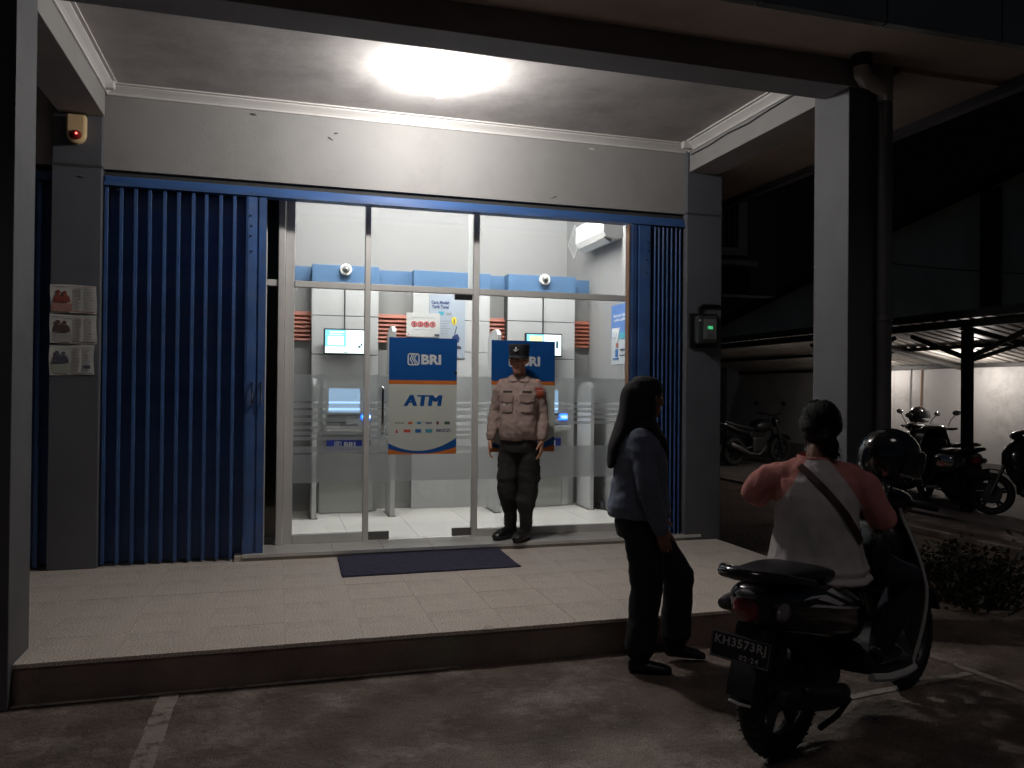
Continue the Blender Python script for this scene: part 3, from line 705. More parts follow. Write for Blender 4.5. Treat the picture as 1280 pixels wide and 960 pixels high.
for j in range(9):
    ink(po, 1.72 + random.uniform(0, .02), 1.80 + random.uniform(0, .05), 2.30 - j * .027, 2.308 - j * .027, 'ink_grey', 2.070)
ink(po, 1.70, 1.76, 2.37, 2.41, 'chip_cyan', 2.070); ink(po, 1.78, 1.85, 2.37, 2.40, 'ink_grey', 2.070)
obj('picture', MB().ell((1.875, 2.068, 2.31), .03, .002, .045), 'ink_yellow', po, world=True)
ink(po, 1.87, 1.88, 2.28, 2.33, 'ink_dark', 2.0665)
obj('picture', MB().prism([(1.90, 2.25), (1.91, 2.25), (1.885, 2.15), (1.875, 2.15)], 1, 2.067, 2.069), 'ink_dark', po, world=True)
obj('picture', MB().prism([(1.84, 2.09), (1.93, 2.07), (1.94, 2.12), (1.915, 2.17), (1.86, 2.14)], 1, 2.067, 2.069), 'ink_blue', po, world=True)
obj('picture', MB().prism([(1.89, 2.0), (1.96, 2.0), (1.955, 2.03), (1.91, 2.04)], 1, 2.067, 2.069), 'ink_dark', po, world=True)
ps = poster('warning_notice', 'white notice with a row of red prohibition rings above the ATM sign', (1.345, 1.715, 2.060, 2.063, 2.125, 2.385), mat('notice_white', (.52, .52, .51), .5), 'notice')
for i in range(4):
    cx = 1.43 + i * .068
    obj('ban_ring', MB().torus((cx, 2.058, 2.262), .027, .0055, 1, 20, 6, .4), 'ink_red', ps, world=True)
    obj('ban_symbol', MB().prism([(cx - .013, 2.250), (cx - .003, 2.279), (cx + .010, 2.276), (cx + .013, 2.248)], 1, 2.0575, 2.0595), 'ink_dark', ps, world=True)
    obj('ban_bar', MB().prism([(cx - .021, 2.277), (cx - .017, 2.281), (cx + .021, 2.247), (cx + .017, 2.243)], 1, 2.0555, 2.057), 'ink_red', ps, world=True)
text_obj('heading', 'DILARANG', .02, 'ink_grey', ps, (1.53, 2.0595, 2.335), fit=(.26, .014))
text_obj('small_print', 'harap lepas helm dan jaket', .02, 'ink_grey', ps, (1.53, 2.0595, 2.205), fit=(.22, .010))
ink(ps, 1.655, 1.71, 2.132, 2.158, 'ink_dark', 2.060); ink(ps, 1.36, 1.374, 2.14, 2.153, 'ink_red', 2.060)
pr_ = poster('wall_poster', 'blue poster with white handwriting on the right side wall', (3.494, 3.499, .95, 1.46, 1.84, 2.48), mat('poster_white', (.45, .48, .52), .5), group='posters inside the hall')
boxo('blue_field', (3.491, 3.4935, .952, 1.458, 2.13, 2.478), mat('poster_blue', (.09, .19, .47), .5), pr_)
def rtext(n, b, o, fit, m='print_white', **k): text_obj(n, b, .1, m, pr_, o, ex=(0, -1, 0), ey=(0, 0, 1), fit=fit, **k)
rtext('headline', 'Semua bisa', (3.490, 1.22, 2.36), (.36, .035)); rtext('headline', 'pakai aplikasi', (3.490, 1.20, 2.31), (.36, .04)); rtext('script', 'my', (3.488, 1.33, 2.16), (.20, .14), weight=.006)
for j, (y, z, a, b, m) in enumerate(((1.3, 2.04, .03, .05, 'louvre_orange'), (1.31, 1.96, .035, .08, 'chip_navy'), (1.15, 2.14, .09, .07, 'chip_cyan'), (1.15, 1.99, .07, .02, 'ink_dark'), (1.16, 1.93, .07, .012, 'ink_dark'), (1.33, 1.90, .08, .014, 'chip_navy'))):
    boxo('print', (3.488, 3.4905, y - a, y + a, z - b / 2, z + b / 2), m, pr_)
# leads on the floor by the right wall and a switch box
tag(obj('floor_cable', MB().tube([(3.44, 1.9, .26), (3.40, 1.8, .262), (3.44, 1.7, .262), (3.40, 1.62, .262), (3.45, 1.5, .262), (3.47, 1.3, .262), (3.46, 1.0, .262)], .008, 6), 'black_plastic', None, True), 'tangled black cable lying on the floor by the right wall', 'cable')
sk = root('socket_box', (3.47, 1.66, .26), 0, 'small dark socket box on the floor by the right wall', 'socket')
boxo('box', (3.44, 3.498, 1.60, 1.72, .262, .33), 'atm_dark', sk, bevel=.006); boxo('plug', (3.415, 3.44, 1.64, 1.68, .28, .31), 'black_plastic', sk, bevel=.004)
# hall lights
for x, lab in ((.95, 'white fluorescent batten on the hall ceiling, left one'), (2.6, 'white fluorescent batten on the hall ceiling, right one')):
    t = root('tube_light', (x, 1.2, 3.9), 0, lab, 'lamp', 'hall ceiling lights')
    boxo('batten', (x - .6, x + .6, 1.17, 1.23, 3.86, 3.899), 'lamp_white', t)
    obj('tube', MB().tube([(x - .58, 1.2, 3.835), (x + .58, 1.2, 3.835)], .016, 12), 'tube_glow', t, True, world=True)

# ------------------------------------------------------------------ things on the porch
mt = root('doormat', (1.14, -.41, .2), 0, 'dark navy rectangular doormat lying before the glass door', 'doormat')
n = 24; me = MB(); top = []
cs = [(0.478, -0.072), (1.822, -0.042), (1.805, -0.762), (0.465, -0.785)]
ring = []
for a, b in zip(cs, cs[1:] + cs[:1]):
    for i in range(10): ring.append((a[0] + (b[0] - a[0]) * i / 10 + random.uniform(-.004, .004), a[1] + (b[1] - a[1]) * i / 10 + random.uniform(-.004, .004)))
cxm, cym = 1.14, -.41
rs = [[(x, y, .201) for x, y in ring], [(x, y, .210) for x, y in ring], [(cxm + (x - cxm) * .992, cym + (y - cym) * .985, .2145) for x, y in ring], [(cxm + (x - cxm) * .93, cym + (y - cym) * .88, .214 ) for x, y in ring]]
obj('pile', MB().rings(rs), 'mat_blue', mt, world=True)
# siren
sr = root('alarm_siren', (-1.43, -.05, 3.33), 0, 'cream alarm siren box with a red lamp on the left pilaster', 'alarm')
pts = [(-.065, .21), (.065, .21), (.065, .07)] + [(.065 * math.cos(R(a)), .07 - .07 * math.sin(R(a))) for a in range(20, 161, 20)] + [(-.065, .07)]
obj('housing', MB().prism(pts, 1, -.07, 0), mat('siren_cream', (.85, .62, .34), .45, var=.06), sr, bevel=.014)
obj('red_lamp', MB().ell((.0, -.075, .055), .042, .03, .035), mat('lens_red', (.22, .012, .010), .15), sr, True)
obj('lamp_filament', MB().ell((.012, -.106, .058), .008, .005, .008, 10, 6), emat('red_glow', (1, .12, .10), 4), sr, True)
tag(obj('screw_cap', MB().ell((-1.40, -.054, 3.10), .03, .006, .008, 10, 6), 'pipe_grey', None, True), 'tiny pale scrap stuck on the left pilaster below the siren', 'scrap')
# taped newspaper adverts
cols = [('reddish photo of people', (.30, .07, .05), (.46, .24, .20), 0), ('brown photo of two people', (.11, .07, .06), (.44, .43, .42), 1), ('dark grey photo of two people over green print', (.09, .09, .12), (.36, .41, .33), 2)]
order = ['top of three', 'middle of three', 'bottom of three']
for (ds, c1, c2, i), zz, x1 in zip(cols, ((2.085, 2.293), (1.862, 2.075), (1.632, 1.85)), (-1.288, -1.285, -1.30)):
    p = root('paper_flyer', (-1.44, -.052, zz[0]), 0, f'{order[i]} pilaster flyers, with a {ds}', 'flyer', 'paper flyers taped to the left pilaster')
    x0 = -1.595; nx, nz = 10, 6; vs = []
    for a in range(nx + 1):
        for b in range(nz + 1):
            u, v = a / nx, b / nz
            x = x0 + (x1 - x0) * u + .004 * math.sin(5 * v + i); z = zz[0] + (zz[1] - zz[0]) * v + .004 * math.sin(4 * u + 2 * i)
            y = -.0535 - .006 * (abs(u - .5) * 2) ** 4 * abs(math.sin(3 * v + i)) - .002 * math.sin(9 * u + i)
            vs.append((x, y, z))
    fs = [(a * (nz + 1) + b, (a + 1) * (nz + 1) + b, (a + 1) * (nz + 1) + b + 1, a * (nz + 1) + b + 1) for a in range(nx) for b in range(nz)]
    bk_ = [(x, y + .0006, z) for x, y, z in vs]
    sh = obj('sheet', MB().add(vs, fs), 'paper', p, True, world=True)
    W, H = x1 - x0, zz[1] - zz[0]; y = -.0585
    def fl(u0, u1, v0, v1, m, k=0): boxo('print', (x0 + W * u0, x0 + W * u1, y - .0015 - k * .001, y - .0006 - k * .001, zz[0] + H * v0, zz[0] + H * v1), m, p)
    ma = mat(f'flyer_ink_{i}', c1, .8); mb_ = mat(f'flyer_tint_{i}', c2, .8)
    fl(.04, .47, .06, .36, mb_)
    for (u, v, r) in ((.17, .74, .05), (.31, .72, .047)):
        obj('print', MB().disc((x0 + W * u, y - .003, zz[0] + H * v), r * W, .001, 1, 12), ma, p, world=True)
    obj('print', MB().prism([(x0 + W * a, zz[0] + H * b) for a, b in ((.06, .40), (.44, .40), (.42, .56), (.36, .66), (.24, .62), (.14, .68), (.09, .58))], 1, y - .0035, y - .0025), ma, p, world=True)
    for c_ in range(2):
        for r_i in range(8):
            fl(.53 + c_ * .22, .70 + c_ * .22 + random.uniform(-.03, .01), .16 + r_i * .095, .20 + r_i * .095, mat('flyer_text', (.44, .44, .43), .8))
    fl(.48, .96, .05, .075, ma); fl(.04, .96, .93, .945, mb_)
    if i == 2: fl(.76, .92, .22, .33, ma, 1)
# electricity meter
em = root('electricity_meter', (3.745, -.05, 1.97), 0, 'black electricity meter with a green lit display on the right pilaster', 'meter')
boxo('back_box', (3.60, 3.885, -.075, -.0505, 1.955, 2.27), 'black_plastic', em, bevel=.02)
boxo('cover', (3.64, 3.85, -.15, -.076, 1.985, 2.245), mat('meter_case', (.05, .055, .055), .15, coat=.5), em, bevel=.02)
boxo('face_plate', (3.70, 3.83, -.155, -.1505, 2.03, 2.21), mat('meter_face', (.16, .17, .16), .5), em, bevel=.004)
text_obj('reading', '188', .05, emat('led_green', (.10, .9, .35), .75), em, (3.765, -.1565, 2.135), fit=(.05, .03))
boxo('keypad', (3.73, 3.80, -.158, -.1553, 2.045, 2.085), 'pipe_grey', em); boxo('warning_lamp', (3.652, 3.668, -.156, -.1505, 2.19, 2.205), mat('tiny_white', (.7, .7, .7), .2), em)
obj('conduit', MB().tube([(3.70, -.06, 2.272), (3.70, -.06, 2.32), (3.74, -.06, 2.345), (3.90, -.06, 2.345), (3.95, -.03, 2.34)], .014, 8), 'black_plastic', em, True, world=True)

# ------------------------------------------------------------------ parking shed and its boundary wall
bo = root('boundary_wall', (11.1, 4.5, 0), 0, 'whitewashed boundary wall lit under the parking shed roof', 'wall')
for i in range(5):
    y0 = -3.0 + i * 2.9; boxo('wall_bay', (11.0, 11.2, y0, y0 + 2.895, 0.0, 2.4), 'boundary_white', bo)
boxo('plinth', (10.97, 10.998, -3, 11.4, 0.0, .45), mat('plinth_grey', (.20, .19, .18), .9), bo)
ew = root('end_wall', (9.6, 11.6, 0), 0, 'dark wall closing the far end of the parking shed', 'wall')
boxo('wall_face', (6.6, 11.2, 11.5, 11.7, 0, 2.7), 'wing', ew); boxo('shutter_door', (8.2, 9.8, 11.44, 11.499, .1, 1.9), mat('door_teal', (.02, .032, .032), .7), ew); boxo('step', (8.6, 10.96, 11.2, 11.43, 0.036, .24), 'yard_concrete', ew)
sh = root('parking_shed', (9.6, 4.5, 0), 0, 'open parking shed with black trusses and a corrugated lean-to roof', 'shed')
def roofz(x): return 2.56 - (x - 8.3) * .19
for k in range(13):
    y0 = -2.2 + k * 1.0; P = []; nrib = 5
    for i in range(nrib):
        a = y0 + i * .2; P += [(a, 0), (a + .12, 0), (a + .14, .028), (a + .18, .028)]
    P.append((y0 + 1.0, 0)); rs = []
    up = [[(x, y, roofz(x) + z) for y, z in P] for x in (8.3, 11.05)]
    dn = [[(x, y, roofz(x) + z + .0012) for y, z in P] for x in (8.3, 11.05)]
    n_ = len(P); mb = MB(); mb.add(up[0] + up[1] + dn[0] + dn[1], [(i, i + 1, n_ + i + 1, n_ + i) for i in range(n_ - 1)] + [(2 * n_ + i, 2 * n_ + i + 1, 3 * n_ + i + 1, 3 * n_ + i) for i in range(n_ - 1)])
    obj('roof_sheet', mb.mesh('roof_sheet', False), 'roof_steel', sh, world=True)
boxo('edge_beam', (8.40, 8.46, -2.2, 10.8, roofz(8.43) - .13, roofz(8.43) - .03), 'truss_black', sh)
boxo('gutter', (8.24, 8.298, -2.2, 10.8, roofz(8.3) - .05, roofz(8.3) + .05), 'truss_black', sh)
boxo('wall_purlin', (10.90, 10.96, -2.2, 10.8, roofz(10.93) - .07, roofz(10.93) - .01), 'truss_black', sh)
boxo('purlin', (9.7, 9.75, -2.2, 10.8, roofz(9.72) - .06, roofz(9.72) - .005), 'truss_black', sh)
for y in (-1.6, 1.72, 3.95):
    boxo('post', (8.55, 8.65, y - .055, y + .055, 0, 2.38), 'truss_black', sh)
    obj('brace', MB().tube([(8.6, y, 2.02), (8.6, y + .95, 2.36)], .035, 6), 'truss_black', sh, world=True)
    obj('brace', MB().tube([(8.6, y, 2.02), (8.6, y - .95, 2.36)], .035, 6), 'truss_black', sh, world=True)
    obj('rafter', MB().tube([(8.5, y, roofz(8.5) - .1), (10.98, y, roofz(10.98) - .1)], .04, 6), 'truss_black', sh, world=True)
    obj('brace', MB().tube([(8.6, y, 1.98), (9.5, y, roofz(9.5) - .1)], .03, 6), 'truss_black', sh, world=True)
sl_ = root('tube_light', (10.35, 5.7, 2.06), 0, 'fluorescent tube light under the parking shed roof', 'lamp')
boxo('batten', (10.32, 10.38, 5.25, 6.15, 2.06, 2.09), 'lamp_white', sl_)
obj('tube', MB().tube([(10.35, 5.3, 2.035), (10.35, 6.1, 2.035)], .015, 10), 'shed_glow', sl_, True, world=True)
bl_ = root('fill_bulb', (10.3, 3.38, 2.15), 0, 'unseen bulb added behind the shed post to even the light on the wall', 'lamp')  # added lamp, kept out of view, evens the light along the boundary wall
obj('socket', MB().stack([(.0, 0, 0, .02, .02), (-.06, 0, 0, .022, .022)], 14), 'lamp_white', bl_, True)
obj('flex', MB().tube([(0, 0, -.055), (0, 0, -.20)], .005, 6), 'black_plastic', bl_)
obj('bulb', MB().ell((0, 0, -.24), .030, .030, .040, 14, 8), emat('fill_bulb_glow', (1.0, 0.93, 0.88), 780.0), bl_, True)
for y, lab in ((5.28, 'thin pale conduit running down the boundary wall'), (5.02, 'brown flex beside the pale conduit on the boundary wall')):
    tag(obj('wall_conduit', MB().tube([(10.985, y, 2.0), (10.985, y + .02, 1.4), (10.985, y, .9)], .014, 6), 'pvc' if y > 5.2 else 'edge_rust', None, True), lab, 'conduit')
tag(obj('hanging_cord', MB().tube([(9.2, 3.85, 2.36), (9.2, 3.87, 2.0), (9.21, 3.85, 1.62)], .008, 6), 'paper', None, True), 'thin pale cord hanging from the shed roof above the parked helmet', 'cord')
nb = root('neighbour_house', (12.5, 6, 0), 0, 'dark neighbouring house wall rising above the shed roof', 'house')
obj('gable_wall', MB().prism([(-4, 0), (16, 0), (16, 2.7), (8.5, 4.1), (6.4, 4.7), (3.4, 5.15), (-4, 6.4)], 0, 11.5, 12.2), 'neighbour', nb, world=True)
obj('roof', MB().prism([(16, 2.75), (8.5, 4.15), (6.4, 4.75), (3.4, 5.2), (-4, 6.45), (-4, 7.4), (16, 6.5)], 0, 11.1, 16), 'truss_black', nb, world=True)
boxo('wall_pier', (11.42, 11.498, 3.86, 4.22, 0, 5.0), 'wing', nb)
tag(obj('overhead_wire', MB().tube([(11.0, 5.95, 4.02), (11.0, 4.6, 3.72), (11.0, 3.2, 3.45), (11.0, 1.5, 3.2)], .012, 6), 'truss_black', None, True), 'thin overhead wire sloping across the dark neighbouring wall', 'wire')
from mathutils.bvhtree import BVHTree
def bvh(me, M=None):
    vs = [v.co.copy() for v in me.vertices]
    if M: vs = [M @ v for v in vs]
    return BVHTree.FromPolygons(vs, [tuple(p.vertices) for p in me.polygons])
def drape(tree, grid, d, off=0.004, thick=0.003):
    """lay a patch of grid points (rows of points) on a surface, looking along d"""
    d = Vector(d).normalized(); nr, nc = len(grid), len(grid[0]); top, bot = [], []
    for row in grid:
        for p in row:
            p = Vector(p); h = tree.ray_cast(p - d * 1.0, d, 2.0)
            if h[0] is None:
                h2 = tree.find_nearest(p); q, nn = h2[0], h2[1]
            else: q, nn = h[0], h[1]
            if nn.dot(d) > 0: nn = -nn
            nn = (nn * .5 - d * .5).normalized()
            top.append(q + nn * off); bot.append(q + nn * (off - thick))
    k = nr * nc; fs = []
    idx = lambda a, b: a * nc + b
    for a in range(nr - 1):
        for b in range(nc - 1):
            fs.append((idx(a, b), idx(a, b + 1), idx(a + 1, b + 1), idx(a + 1, b))); fs.append((k + idx(a, b), k + idx(a + 1, b), k + idx(a + 1, b + 1), k + idx(a, b + 1)))
    rim = [idx(0, b) for b in range(nc)] + [idx(a, nc - 1) for a in range(1, nr)] + [idx(nr - 1, b) for b in range(nc - 2, -1, -1)] + [idx(a, 0) for a in range(nr - 2, 0, -1)]
    for i in range(len(rim)):
        j = (i + 1) % len(rim); fs.append((rim[i], rim[j], k + rim[j], k + rim[i]))
    return MB().add(top + bot, fs)

# ------------------------------------------------------------------ motor scooters (x forward, y left, origin under the rear wheel)
mat('scooter_black', (0.010, 0.010, 0.011), 0.16, coat=0.6, var=.1)
mat('scooter_matt', (0.016, 0.016, 0.017), 0.55, bump=.2, bs=80)
mat('rubber', (0.014, 0.014, 0.014), 0.75, bump=.4, bs=60)
mat('seat_vinyl', (0.014, 0.014, 0.015), 0.42, bump=.25, bs=160)
mat('alloy_dark', (0.06, 0.06, 0.062), 0.4, .6)
mat('decal_silver', (0.72, 0.71, 0.70), 0.35, var=.05)
mat('trim_silver', (0.66, 0.65, 0.63), 0.35, var=.06)
mat('lamp_clear', (0.20, 0.19, 0.20), 0.08, coat=.8, var=.2, vs=30)
mat('lamp_red', (0.22, 0.012, 0.026), 0.10, coat=.8, var=.3, vs=40)
mat('plate_black', (0.012, 0.012, 0.013), 0.5)
mat('plate_ink', (0.38, 0.37, 0.36), 0.6)
mat('leg_panel', (0.012, 0.012, 0.013), 0.38)
def wheel(parent, x, r, w, rim_r, spokes=5):
    wh = obj('wheel', MB().torus((x, 0, r), r - w * .5, w * .5, 1, 44, 12, 1.0), 'rubber', parent, True)
    rm = MB().torus((x, 0, r), rim_r, .014, 1, 40, 8, 2.2)
    for k in range(spokes):
        a = 2 * math.pi * k / spokes + .3
        for q in (-.13, .13):
            rm.tube([(x + .04 * math.cos(a), 0, r + .04 * math.sin(a)), (x + rim_r * math.cos(a + q), 0, r + rim_r * math.sin(a + q))], [.022, .018], 6)
    rm.disc((x, 0, r), .05, .10, 1, 18); rm.disc((x, .03, r), .125, .006, 1, 28)  # wide disc added to block lamp light passing between the spokes
    obj('rim', rm, 'alloy_dark', wh, True)
    tr = MB()
    for k in range(36):
        a = 2 * math.pi * k / 36
        for s in (-1, 1):
            c, sn = math.cos(a), math.sin(a); c2, s2 = math.cos(a + .12), math.sin(a + .12)
            tr.tube([(x + (r + .001) * c, s * .006, r + (r + .001) * sn), (x + (r - .012) * c2, s * w * .40, r + (r - .012) * s2)], .004, 4)
    obj('tread', tr, 'rubber', wh)
    return wh
def section(x, hw, z0, z1, p=2.6, n=28, y=0.0):
    zc_, hz = (z0 + z1) / 2, (z1 - z0) / 2; out = []
    for i in range(n):
        w = 2 * math.pi * i / n; ca, sa = math.cos(w), math.sin(w)
        out.append((x, y + hw * math.copysign(abs(ca) ** (2 / p), ca), zc_ + hz * math.copysign(abs(sa) ** (2 / p), sa)))
    return out
def lerp_sections(rows, k=5):
    """smooth catmull interpolation of (x,hw,z0,z1) rows"""
    out = []
    for i in range(len(rows) - 1):
        p0, p1, p2, p3 = rows[max(i - 1, 0)], rows[i], rows[i + 1], rows[min(i + 2, len(rows) - 1)]
        for j in range(k):
            t = j / k; out.append([.5 * (2 * b + (c - a) * t + (2 * a - 5 * b + 4 * c - d) * t * t + (3 * b - a - 3 * c + d) * t ** 3) for a, b, c, d in zip(p0, p1, p2, p3)])
    out.append(list(rows[-1])); return out
def scooter(label, loc, rz, group):
    s = root('scooter', loc, rz, label, 'scooter', group)
    wheel(s, 0, .280, .105, .190); wheel(s, 1.27, .265, .085, .185)
    rows = [(-.27, .055, .635, .745), (-.24, .095, .60, .765), (-.15, .130, .555, .775), (0, .150, .52, .775), (.2, .165, .47, .765), (.38, .160, .42, .745), (.50, .135, .40, .70), (.57, .09, .42, .64)]
    body_me = MB().rings([section(*q) for q in lerp_sections(rows)]).mesh('body_cover')
    obj('body_cover', body_me, 'scooter_black', s, True, ang=60)
    seat = [(-.22, .07, .772, .812), (-.17, .120, .765, .818), (-.04, .140, .755, .822), (.1, .146, .75, .815), (.22, .148, .74, .795), (.36, .14, .73, .785), (.5, .11, .72, .785), (.60, .07, .70, .765)]
    obj('seat', MB().rings([section(q[0], q[1], q[2], q[3], 3.0) for q in lerp_sections(seat)]), 'seat_vinyl', s, True, ang=60)
    pts = [(.0, .155, .765), (-.12, .15, .79), (-.24, .125, .815), (-.315, .075, .822), (-.335, 0, .824), (-.315, -.075, .822), (-.24, -.125, .815), (-.12, -.15, .79), (.0, -.155, .765)]
    obj('grab_rail', MB().tube(pts, [.014, .016, .02, .024, .026, .024, .02, .016, .014], 10), 'scooter_black', s, True)
    # tail lamp cluster
    tl = obj('tail_lamp', MB().ell((-.258, 0, .675), .045, .062, .062, 20, 12), 'lamp_red', s, True)
    obj('lamp_top', MB().ell((-.245, 0, .728), .045, .060, .026, 18, 8), 'lamp_clear', tl, True)
    for q in (-1, 1): obj('indicator', MB().ell((-.165, q * .112, .665), .095, .026, .040, 20, 10, Matrix.Rotation(q * -.30, 3, 'Z')), 'lamp_clear', tl, True)
    # number plate on its hanger
    obj('plate_hanger', MB().prism([(-.23, .60), (-.14, .60), (-.17, .42), (-.265, .37), (-.295, .37), (-.27, .44)], 1, -.07, .07), 'scooter_matt', s, bevel=.01)
    tilt = R(12); up = Vector((math.sin(tilt), 0, math.cos(tilt))); c = Vector((-.305, 0, .515)); n = Vector((-math.cos(tilt), 0, math.sin(tilt)))
    M = frame_m(c, (0, -1, 0), up)
    pl = obj('number_plate', MB().box(-.1375, .1375, -.054, .054, -.003, .003).xf(M), 'plate_black', s, bevel=.003)
    bd = MB()
    for b in ((-.133, .133, .046, .050), (-.133, .133, -.050, -.046), (-.133, -.1295, -.046, .046), (.1295, .133, -.046, .046)): bd.box(*b, .0032, .0042)
    obj('plate_border', bd.xf(M), mat('plate_edge', (.16, .155, .15), .6), pl)
    t1 = text_mesh('plate_number', 'KH3573RJ', .1, .002, .002, spacing=1.1); t2 = text_mesh('plate_date', '02·24', .1, .001, .002, spacing=1.2)
    for me, (fx, fy), (ox, oy) in ((t1, (.235, .046), (0, .016)), (t2, (.085, .020), (.045, -.030))):
        xs = [v.co.x for v in me.vertices]; ys = [v.co.y for v in me.vertices]; me.materials.clear()
        me.transform(Matrix.Translation((ox, oy, .0045)) @ Matrix.Diagonal((fx / (max(xs) - min(xs)), fy / (max(ys) - min(ys)), 1, 1)) @ Matrix.Translation((-(max(xs) + min(xs)) / 2, -(max(ys) + min(ys)) / 2, 0)))
        me.transform(M); obj(me.name.split('.')[0], me, 'plate_ink', pl)
    mg = obj('mudguard', MB().prism([(-.268, .368), (-.24, .368), (-.255, .30), (-.305, .29)], 1, -.055, .055), 'scooter_matt', s, bevel=.008)
    obj('reflector', MB().ell((-.296, 0, .335), .01, .030, .012, 14, 8), 'lamp_red', mg, True)
    obj('guard_edge', MB().tube([(-.306, -.05, .300), (-.310, 0, .297), (-.306, .05, .300)], .006, 6), 'trim_silver', mg, True)
    # engine, swingarm, silencer, stand
    obj('engine', MB().rings([section(q[0], q[1], q[2], q[3], 3, 20, .05) for q in lerp_sections([(-.08, .05, .20, .36), (.1, .075, .16, .40), (.3, .085, .14, .42), (.5, .07, .17, .40)])]), 'scooter_matt', s, True)
    obj('silencer', MB().limb([((.30, -.13, .24), .035), ((.15, -.145, .26), .055), ((-.02, -.15, .30), .058), ((-.20, -.155, .345), .050), ((-.24, -.155, .355), .03)], 16), 'scooter_matt', s, True)
    obj('heat_shield', MB().limb([((.12, -.195, .30), .02), ((-.02, -.205, .335), .026), ((-.15, -.205, .37), .02)], 10), 'alloy_dark', s, True)
    obj('shock_absorber', MB().tube([(-.02, .12, .34), (.10, .12, .60)], .024, 10), 'alloy_dark', s, True)
    obj('rear_hugger', MB().rings([[(.280 * 1.10 * math.cos(a) , y, .280 + .280 * 1.10 * math.sin(a)) for y in (-.06, 0, .06)] + [(.280 * 1.13 * math.cos(a), y, .280 + .280 * 1.13 * math.sin(a)) for y in (.06, 0, -.06)] for a in [R(q) for q in range(60, 176, 8)]]), 'scooter_matt', s, True)
    for q in (-1, 1): obj('stand_leg', MB().tube([(.42, q * .10, .17), (.28, q * .115, .135), (.12, q * .12, .125)], .013, 8), 'scooter_matt', s, True)
    # floorboard, leg shield and its light edging
    fb = [(.48, .14, .27, .42), (.58, .175, .245, .315), (.72, .195, .235, .29), (.86, .20, .235, .30), (.95, .19, .25, .40)]
    obj('floorboard', MB().rings([section(q[0], q[1], q[2], q[3], 4) for q in lerp_sections(fb)]), 'scooter_matt', s, True)
    def sh_at(z):  # leg shield centreline x and half width by height
        t = (z - .27) / .72
        return .86 + .06 * math.sin(t * 2.2) - .08 * t, .195 + .055 * math.sin(min(1, t * 1.05) * math.pi) - .10 * max(0, t - .5)
    rs = []
    for k in range(19):
        z = .27 + .73 * k / 18; x, hw = sh_at(z); ring = []
        for y in [q / 8 for q in range(-8, 9)]: ring.append((x + .10 * (1 - y * y) ** 1.0 , hw * y, z))
        for y in [q / 8 for q in range(8, -9, -1)]: ring.append((x + .02 + .115 * (1 - y * y), (hw - .004) * y, z))
        rs.append(ring)
    obj('leg_shield', MB().rings(rs), 'leg_panel', s, True, ang=60)
    for q in (-1, 1):
        P = []; 
        for k in range(19):
            z = .27 + .73 * k / 18; x, hw = sh_at(z); P.append((x + .004, q * (hw + .003), z))
        P = [(.50, q * .165, .262), (.62, q * .192, .245), (.76, q * .203, .240), (.86, q * .206, .245)] + P
        obj('shield_trim', MB().tube(P, [.02, .02, .019, .016] + [.0085] * 19, 8), 'trim_silver', s, True)
    obj('glove_tray', MB().rings([section(x, hw, z0, z1, 3.4) for x, hw, z0, z1 in lerp_sections([(.86, .16, .55, .93), (.82, .155, .58, .92), (.79, .13, .62, .88)])]), 'leg_panel', s, True)
    # steering
    obj('front_fender', MB().rings([[(1.27 + .300 * math.cos(a), y, .265 + .300 * math.sin(a)) for y in (-.055, -.03, .03, .055)] + [(1.27 + .315 * math.cos(a), y, .265 + .315 * math.sin(a)) for y in (.055, .03, -.03, -.055)] for a in [R(q) for q in range(20, 171, 10)]]), 'scooter_black', s, True)
    for q in (-1, 1): obj('fork_leg', MB().tube([(1.27, q * .075, .265), (1.06, q * .06, .80)], .022, 10), 'alloy_dark', s, True)
    obj('front_cowl', MB().rings([section(x, hw, z0, z1, 2.4) for x, hw, z0, z1 in lerp_sections([(.96, .16, .34, .96), (1.04, .15, .42, .94), (1.12, .11, .56, .86), (1.16, .05, .64, .78)])]), 'scooter_black', s, True)
    obj('handlebar_cover', MB().rings([section(x, hw, z0, z1, 2.4) for x, hw, z0, z1 in lerp_sections([(.80, .10, 1.0, 1.04), (.85, .17, .955, 1.075), (.95, .16, .94, 1.085), (1.04, .10, .955, 1.05), (1.07, .05, .98, 1.02)])]), 'scooter_black', s, True)
    obj('headlight', MB().ell((1.03, 0, 1.0), .05, .10, .04, 18, 8), 'lamp_clear', s, True)
    for q in (-1, 1):
        h = obj('grip', MB().limb([((.88, q * .17, 1.02), .014), ((.85, q * .30, 1.015), .017)], 10), 'rubber', s, True)
        obj('brake_lever', MB().tube([(.91, q * .16, 1.01), (.94, q * .20, 1.0), (.91, q * .29, .995)], .006, 6), 'chrome', h, True)
        m_ = obj('mirror', MB().tube([(.88, q * .20, 1.05), (.90, q * .25, 1.14), (.88, q * .30, 1.20)], .006, 6), 'black_plastic', s, True)
        obj('mirror_head', MB().ell((.88, q * .325, 1.235), .014, .058, .038, 18, 8), 'black_plastic', m_, True)
        obj('mirror_glass', MB().ell((.872, q * .325, 1.235), .008, .050, .031, 18, 6), mat('mirror', (.6, .6, .6), .05, 1.0), m_, True)
    # silver flash decals laid on both side covers
    tree = bvh(body_me)
